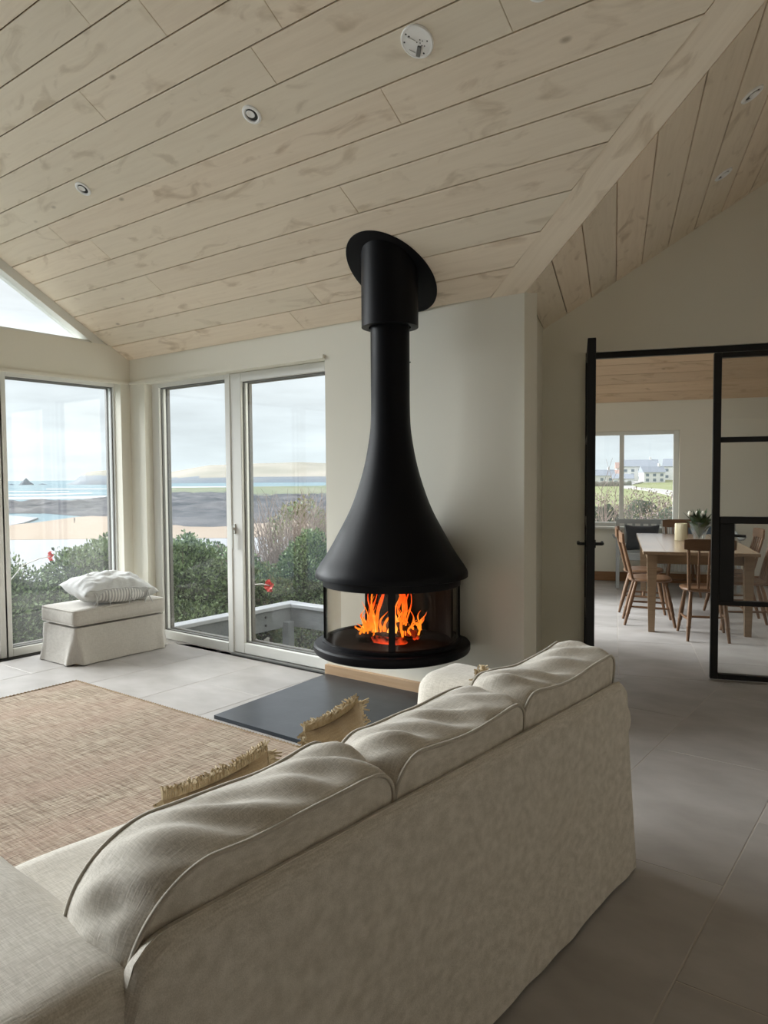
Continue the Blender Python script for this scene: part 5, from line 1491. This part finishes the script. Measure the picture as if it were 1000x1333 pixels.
# ---- shrubs
def blob(c, R, k, seed, seg=26):
    mb = MB(); vs = []; rings = 14
    for j in range(rings+1):
        ph = PI*j/rings
        for i in range(seg):
            a = 2*PI*i/seg; d = Vector((math.sin(ph)*math.cos(a), math.sin(ph)*math.sin(a), math.cos(ph)))
            q = k*(1+.22*nz3(d.x*2.2+seed, d.y*2.2, d.z*2.2)+.10*nz3(d.x*6+seed, d.y*6, d.z*6))
            vs.append((c[0]+R[0]*q*d.x, c[1]+R[1]*q*d.y, c[2]+R[2]*q*d.z))
    fs = [(j*seg+i, (j+1)*seg+i, (j+1)*seg+(i+1)%seg, j*seg+(i+1)%seg) for j in range(rings) for i in range(seg)]
    return mb.add(vs, fs)
def leaves(c, R, n, size, seed, spread=.22, flatz=-.75):
    r = np.random.default_rng(seed); d = r.normal(size=(n*2,3)); d /= np.linalg.norm(d, axis=1)[:,None]
    d = d[d[:,2] > flatz][:n]; n = len(d)
    q = np.array([1+.22*nz3(a[0]*2.2+seed, a[1]*2.2, a[2]*2.2)+.10*nz3(a[0]*6+seed, a[1]*6, a[2]*6) for a in d])
    rad = q*(1-spread*r.random(n)**1.5+.06*r.random(n))
    p = np.array(c)+d*np.array(R)*rad[:,None]
    ax = r.normal(size=(n,3))*.75+d*.9+np.array([0,0,.55]); ax /= np.linalg.norm(ax, axis=1)[:,None]
    sd = np.cross(ax, r.normal(size=(n,3))); sd /= np.linalg.norm(sd, axis=1)[:,None]
    s_ = size*(.65+.7*r.random(n))[:,None]; nrm = np.cross(ax, sd)
    v = np.stack([p-ax*s_*.1, p+sd*s_*.30+ax*s_*.45+nrm*s_*.06, p+ax*s_, p-sd*s_*.30+ax*s_*.45+nrm*s_*.06], axis=1).reshape(-1,3)
    return v, n, r
def shrub(name, label, parts, nl, size, seed, mats=('leafA','leafB','leafC'), w=(.55,.25,.20), group=None, stems=10, base=-.8, core=True, grp='garden shrubs outside the windows', cat='shrub'):
    c0 = parts[0][0]; e = empty(name, (c0[0], c0[1], base)); tag(e, label, cat, grp)
    V = []; tot = 0; idx = []
    cm = MB()
    for k, (c, R) in enumerate(parts):
        cc = (c[0]-c0[0], c[1]-c0[1], c[2]-base)
        v, n, r = leaves(cc, R, int(nl*R[0]*R[2]/(parts[0][1][0]*parts[0][1][2])), size, seed+k*17); V.append(v); tot += n
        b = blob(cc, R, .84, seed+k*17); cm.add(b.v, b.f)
    V = np.concatenate(V); me = bpy.data.meshes.new('foliage'); me.vertices.add(len(V)); me.vertices.foreach_set('co', V.astype(np.float32).ravel())
    me.loops.add(tot*4); me.loops.foreach_set('vertex_index', np.arange(tot*4, dtype=np.int32)); me.polygons.add(tot)
    me.polygons.foreach_set('loop_start', np.arange(0, tot*4, 4, dtype=np.int32))
    for q in mats: me.materials.append(M[q])
    me.polygons.foreach_set('material_index', rng.choice(len(mats), size=tot, p=np.array(w)/sum(w)).astype(np.int32)); me.update(); me.validate()
    o = bpy.data.objects.new('foliage', me); COL.objects.link(o); o.parent = e; o['kind'] = 'stuff'
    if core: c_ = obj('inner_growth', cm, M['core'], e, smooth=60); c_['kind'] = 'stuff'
    st = MB(); rs = random.Random(seed)
    for i in range(stems):
        k = rs.randrange(len(parts)); c, R = parts[k]; a = rs.uniform(0,2*PI); f = rs.uniform(.3,.95)
        top = Vector((c[0]-c0[0]+R[0]*f*math.cos(a), c[1]-c0[1]+R[1]*f*math.sin(a), c[2]-base+R[2]*(1.02-.5*f*f))); bt = Vector((c[0]-c0[0]+R[0]*.3*math.cos(a), c[1]-c0[1]+R[1]*.3*math.sin(a), 0))
        st.tube([bt, bt.lerp(top,.5)+Vector((0,0,.1)), top], [.014,.009,.004], 4, caps=False)
    sto = obj('branches', st, M['twig'], e); sto['kind'] = 'stuff'
    return e
shrub('evergreen_shrub', 'glossy evergreen bush outside the gable window, left of the footstool', [((-7.75,3.2,-.02),(.85,1.1,.62)),((-8.1,2.1,-.1),(.9,1.0,.62))], 15000, .042, 1)
shrub('evergreen_shrub', 'taller evergreen bush outside the corner of the room behind the footstool', [((-7.55,4.75,-.0),(.66,.75,.74)),((-7.4,5.2,-.35),(.6,.6,.5))], 15000, .042, 2)
shrub('evergreen_shrub', 'evergreen bush seen through the left pane of the window wall', [((-7.35,5.60,-.02),(.50,.55,.70)),((-6.85,5.3,-.45),(.50,.5,.42))], 14000, .040, 3)
shrub('evergreen_shrub', 'low silvery evergreen bush in front of the pale beach, mid window wall', [((-7.2,6.30,-.15),(.55,.45,.57)),((-8.3,6.9,-.1),(.5,.5,.55))], 13000, .040, 4, mats=('leafA','leafB','leafC','leafP'), w=(.4,.35,.15,.1))
shrub('garden_shrub', 'rounded green bush right of the red flower, seen by the fireplace hood', [((-6.40,6.85,.0),(.40,.42,.68)),((-5.75,6.95,-.2),(.5,.45,.5))], 12000, .036, 5)
shrub('garden_shrub', 'low green bush behind the timber kerb and the red flower', [((-6.80,6.55,-.22),(.50,.32,.50)),((-6.2,6.6,-.50),(.6,.3,.38))], 10000, .036, 6, mats=('leafA','leafB','leafY'), w=(.5,.3,.2))
shrub('yellow_shrub', 'yellowish open shrub further down the slope', [((-15.5,16.2,-.55),(.95,.9,1.25))], 3500, .10, 8, mats=('leafY','leafB','twig2'), w=(.6,.2,.2), base=-3.4, core=False, stems=30)
shrub('low_plants', 'low leafy ground plants beside the timber kerb post', [((-5.6,5.3,-.78),(.35,.5,.14)),((-5.1,5.6,-.8),(.4,.3,.12))], 1800, .045, 12, mats=('leafB','leafA','twig2'), w=(.4,.3,.3), stems=4)
def twiggy(name, label, c, R, n, seed, base, mt='twig', th=.006, grp='bare twiggy shrubs outdoors'):
    e = empty(name, (c[0], c[1], base)); tag(e, label, 'shrub', grp); rs = random.Random(seed)
    st = MB()
    for i in range(n):
        a = rs.uniform(0,2*PI); f = rs.random()**.5; hh = R[2]*rs.uniform(.55,1.05)
        b = Vector((R[0]*.45*f*math.cos(a), R[1]*.45*f*math.sin(a), 0)); t = Vector((R[0]*f*math.cos(a)*1.1+rs.uniform(-.1,.1), R[1]*f*math.sin(a)*1.1, hh))
        bend = Vector((rs.uniform(-.12,.12), rs.uniform(-.12,.12), .08))*R[2]
        p = [b, b.lerp(t,.35)+bend*.8, b.lerp(t,.7)+bend, t]
        st.tube(p, [th,th*.8,th*.55,th*.25], 3, caps=False)
        for q in range(3):
            s0 = p[1].lerp(p[2], rs.random()); s1 = s0+Vector((rs.uniform(-.2,.2),rs.uniform(-.2,.2),rs.uniform(.1,.3)))*R[2]*.6
            st.tube([s0, s0.lerp(s1,.5)+Vector((0,0,.02)), s1], [th*.5,th*.4,th*.2], 3, caps=False)
    o = obj('twigs', st, M[mt], e); o['kind'] = 'stuff'
twiggy('bare_shrub', 'pinkish bare twigs rising behind the red flower, left of the fireplace hood', (-7.1,7.3), (.80,.6,2.02), 230, 21, -.8, th=.0085)
twiggy('bare_shrub', 'thin bare twigs at the right edge of the window, beside the hood', (-6.6,7.65), (.55,.5,2.0), 110, 22, -.8, th=.0075)
twiggy('bare_shrub', 'dry grass blades over the bush in the gable window', (-8.3,3.4), (.5,.5,1.55), 34, 23, -.8, mt='twig2', th=.004)
tag(bpy.data.objects['bare_shrub.002'], 'dry grass blades over the bush in the gable window', 'grass')

# ---- timber kerb outside the window wall
kb = empty('timber_kerb', (-5.95, 6.05, -.9)); tag(kb, 'low weathered timber kerb with pale capping and bolts outside the windows', 'kerb')
def kbx(name, x0,x1,y0_,y1_,z0,z1,m_): 
    t = MB(); t.cbox(x0+5.95,x1+5.95,y0_-6.05,y1_-6.05,z0+.9,z1+.9,.006); return obj(name, t, M[m_], kb)
kbx('board', -5.96,-5.90, 4.3, 6.05, -.27, -.045, 'sleeper'); kbx('board', -5.90,-3.2, 5.99, 6.05, -.27,-.045, 'sleeper')
kbx('capping', -6.02,-5.86, 4.25, 6.12, -.045, .0, 'cap'); kbx('capping', -5.86,-3.2, 5.95, 6.10, -.045, .0, 'cap')
for x, y in ((-5.93,4.6),(-5.87,5.92),(-4.6,5.96),(-3.4,5.96)): kbx('post', x-.05,x+.05,y-.05,y+.05,-.9,-.20,'sleeper')
for y in (4.7,5.15,5.6): 
    for z in (-.11,-.20):
        t = MB(); t.lathe([(.014,0),(.014,.010),(.006,.014)], 10); t.xf(Matrix.Translation((-5.90+5.95, y-6.05, z+.9))@Matrix.Rotation(PI/2,4,'Y')); obj('bolt', t, M['steelgrey'], kb)
for x in (-5.2,-4.6,-4.0):
    for z in (-.11,-.20):
        t = MB(); t.lathe([(.014,0),(.014,.010),(.006,.014)], 10); t.xf(Matrix.Translation((x+5.95, 5.99-6.05, z+.9))@Matrix.Rotation(PI/2,4,'X')); obj('bolt', t, M['steelgrey'], kb)
# ---- two red cloth flowers on canes
def red_flower(c, tip_dir, ln, lab, s=1.0, root=None):
    e = empty('red_flower', c); tag(e, lab, 'flower')
    rs = random.Random(int(abs(c[0]*100)))
    for i in range(5):
        a = 2*PI*i/5+.3; p = MB(); n = 6; vs = []
        for j in range(n+1):
            for k in range(n+1):
                u = j/n; w_ = (k/n-.5)*2; rr = .046*s*u; wd = .030*s*math.sin(PI*min(1,u*.8+.1))
                x = rr*math.cos(a)-wd*w_*math.sin(a); y = -.010*s*math.sin(u*3)-.012*s*w_*w_; z = rr*math.sin(a)+wd*w_*math.cos(a)
                vs.append((x, y, z))
        p.add(vs, [(j*(n+1)+k, j*(n+1)+k+1, (j+1)*(n+1)+k+1, (j+1)*(n+1)+k) for j in range(n) for k in range(n)])
        obj('petal', p, M['red'], e, smooth=80)
    p = MB(); p.lathe([(.012*s,-.004),(.012*s,.004),(.002,.008)], 12); p.xf(Matrix.Rotation(PI/2,4,'X')); obj('centre', p, M['core'], e, smooth=40)
    cn = MB(); td = Vector(tip_dir); cn.tube([Vector((0,.004,0)), td*.25+Vector((0,.004,.005)), td*.6+Vector((0,.004,-.02)), td+Vector((0,0,-.20)), td*1.12+Vector((0,0,root-c[2]))], .005*s, 6); obj('cane', cn, M['cane'], e, smooth=80)
red_flower((-6.72,3.62,.70), (-.10,-.42,-.08), .4, 'red and white flower on a bent cane, above the bush in the gable window', 1.0, -.8)
red_flower((-5.25,5.05,.365), (-.25,-.22,.05), .3, 'bright red cloth flower on a cane behind the window wall, left of the hood', 1.35, -.9)
st_ = blob((0,0,0), (.22,.16,.13), 1.0, 77, 16); so = obj('white_stone', st_, M['cap'], smooth=60); so.location = (-4.35,4.75,-.80); tag(so, 'pale stone outside the glass, below the fireplace base', 'stone')

# ---- dining window view
road = [(-156,477),(-86,271.4),(-64.3,211.5),(-52.8,182.1),(-45.4,167.4),(-38,152),(-36,158),(-47.2,174),(-58,198),(-76.0,243),(-146,440)]
mb = MB(); n = len(road); 
def gzw(x, y):
    v_ = Vector((x,y,0)); th_ = math.atan2(v_.dot(Rv), v_.dot(Fv)); return gz(v_.length, th_)
cl_, cr2 = [], []
road_c = [(-40,150),(-46,166),(-54,186),(-66,214),(-84,250),(-98,285),(-104,320),(-100,350)]
for i, (x, y) in enumerate(road_c):
    a = Vector(road_c[max(0,i-1)]); b = Vector(road_c[min(len(road_c)-1,i+1)]); d = (b-a).normalized(); nn_ = Vector((-d.y, d.x))*2.2
    zz = gzw(x,y)+.45; cl_.append((x+nn_.x,y+nn_.y,zz)); cr2.append((x-nn_.x,y-nn_.y,zz))
k = len(road_c); mb.add(cl_+cr2+[(p[0],p[1],p[2]-1) for p in cl_+cr2], [(i,i+1,k+i+1,k+i) for i in range(k-1)]+[(2*k+i,2*k+k+i,3*k+i+1,2*k+i+1) for i in range(k-1)]+[(i,2*k+i,2*k+i+1,i+1) for i in range(k-1)]+[(k+i,k+i+1,3*k+i+1,3*k+i) for i in range(k-1)])
struct(obj('road', mb, M['path']))
def house(c, w, d, h, rh, rz, roof, lab, nw=4):
    z = gzw(c[0], c[1])-.5
    e = empty('house', (c[0], c[1], z), rz); tag(e, lab, 'house', 'houses on the rise beyond the dining window')
    b = MB(); b.box(-w/2,w/2,-d/2,d/2,0,h); obj('walls', b, M['render'], e)
    b = MB(); o_ = .4; b.add([(-w/2-o_,-d/2-o_,h-.1),(w/2+o_,-d/2-o_,h-.1),(w/2+o_,d/2+o_,h-.1),(-w/2-o_,d/2+o_,h-.1),(-w/2-o_,0,h+rh),(w/2+o_,0,h+rh)],[(0,3,2,1),(0,1,5,4),(2,3,4,5),(1,2,5),(3,0,4)]); obj('roof', b, M[roof], e)
    b = MB(); b.cbox(w*.28,w*.28+.9,-.4,.4,h+rh*.5,h+rh+1.1,.03); obj('chimney', b, M['render'], e)
    for fl in ((.30,.74) if h > 4.5 else (.5,)):
        for i in range(nw):
            x = -w/2+w*(i+.5)/nw; b = MB(); b.cbox(x-.65,x+.65,-d/2-.06,-d/2+.05,h*fl-.6,h*fl+.6,.02); obj('window', b, M['hwin'], e)
rz = math.atan2(-math.cos(.6), .35)+PI/2
face = math.atan2(333, -107)-PI/2
for i, (c, w, d, h, rh, dr_, roof, lab, nw) in enumerate([
    ((-121,320),11,8,3.4,2.6,.2,'roofA','low white house with grey roof at the left of the dining window',3),
    ((-117,339),9,8,3.0,2.4,-.2,'roofB','small white house with reddish roof beside the window mullion',3),
    ((-107,330),15,9,7.2,3.0,.05,'roofA','largest white house with slate roof, middle of the right pane',5),
    ((-99,322),9,7,4.8,2.6,.3,'roofA','white house to the right of the largest house',3),
    ((-94,345),13,8,6.6,3.4,-.1,'roofA','tall white house at the right edge of the dining window',4),
    ((-118,352),14,8,5.6,2.8,.1,'roofB','wide white house behind the left group',4),
    ((-104,300),8,6,2.9,2.0,.0,'roofA','white bungalow in front, beside the road',3),
    ((-126,305),12,7,2.8,2.1,.1,'roofB','low house with red brown roof, left pane, nearer the field',4)]):
    house(c, w, d, h, rh, face+dr_, roof, lab, nw)
def hedge_row(a, b, h, wd, name, label, seed):
    A, B = Vector((*a,0)), Vector((*b,0)); n = 40; mb = MB(); vs = []; d = (B-A).normalized(); nn_ = Vector((-d.y,d.x,0))
    for i in range(n+1):
        p = A.lerp(B, i/n); z = gzw(p.x,p.y)-.3
        for k in range(7):
            t = PI*k/6; q = p+nn_*math.cos(t)*wd/2*(1+.2*nz3(i,k,seed)); vs.append((q.x,q.y,z+(h*math.sin(t)**.6)*(1+.35*nz3(i*.7,k*.3,seed+2))))
    mb.add(vs, [(i*7+k,i*7+k+1,(i+1)*7+k+1,(i+1)*7+k) for i in range(n) for k in range(6)]+[tuple(range(7)), tuple(n*7+k for k in range(6,-1,-1))])
    o = obj(name, mb, M['hedge'], smooth=60); tag(o, label, 'hedge')
hedge_row((-128,262),(-92,275), 2.4, 3, 'field_hedge', 'dark hedge below the left houses across the field', 1)
hedge_row((-82,300),(-60,318), 2.6, 3, 'field_hedge', 'hedge right of the road, below the right edge house', 3)
for i, (x, y, rx, h) in enumerate([(-7.35,19.4,1.25,2.1),(-7.0,21.9,1.3,2.2),(-5.7,20.6,1.25,2.1)]):
    shrub('scrub_bush', 'brown winter scrub bush %s' % ['at the left of the dining window view, behind the mullion','in the middle of the right dining window pane','at the right edge of the dining window'][i],
          [((x,y,-.85),(rx,rx*.8,h*.80))], 6000, .055, 40+i, mats=('leafP','twig2','leafY'), w=(.5,.3,.2), base=-1.6, core=True, stems=40, grp='scrub below the dining window view')
twiggy('bare_shrub', 'tall bare arching stems close outside the dining window', (-5.55,15.2), (.7,.7,2.9), 26, 61, -1.2, th=.012)
# tiny walker on the sand
def walker(c):
    import bmesh
    me = bpy.data.meshes.new('person'); bm = bmesh.new()
    P_ = dict(pel=(0,0,.95), ch=(0,0,1.32), nk=(0,0,1.50), hd=(0,.02,1.66), lk=(-.1,.10,.52), lf=(-.11,-.02,.06), rk=(.1,-.04,.50), rf=(.11,-.28,.08), ls=(-.19,0,1.42), le=(-.25,.05,1.15), lh=(-.24,.16,.92), rs=(.19,0,1.42), re=(.25,-.05,1.15), rh=(.24,.05,.90))
    V_ = {k: bm.verts.new(v) for k, v in P_.items()}
    for a, b in (('pel','ch'),('ch','nk'),('nk','hd'),('pel','lk'),('lk','lf'),('pel','rk'),('rk','rf'),('ch','ls'),('ls','le'),('le','lh'),('ch','rs'),('rs','re'),('re','rh')): bm.edges.new((V_[a],V_[b]))
    bm.to_mesh(me); bm.free(); o = bpy.data.objects.new('person', me); COL.objects.link(o); me.materials.append(M['darkcloth'])
    md = o.modifiers.new('Skin','SKIN'); rad = dict(pel=.15,ch=.17,nk=.07,hd=.11,lk=.08,lf=.055,rk=.08,rf=.055,ls=.08,le=.055,lh=.045,rs=.08,re=.055,rh=.045)
    for i, k in enumerate(P_): me.skin_vertices[0].data[i].radius = (rad[k],rad[k])
    me.skin_vertices[0].data[0].use_root = True
    o.modifiers.new('Sub','SUBSURF').levels = 1
    o.location = c; tag(o, 'person in dark clothes walking on the beach, tiny in the distance', 'person')
walker((-211.4,121.4,-11.70))
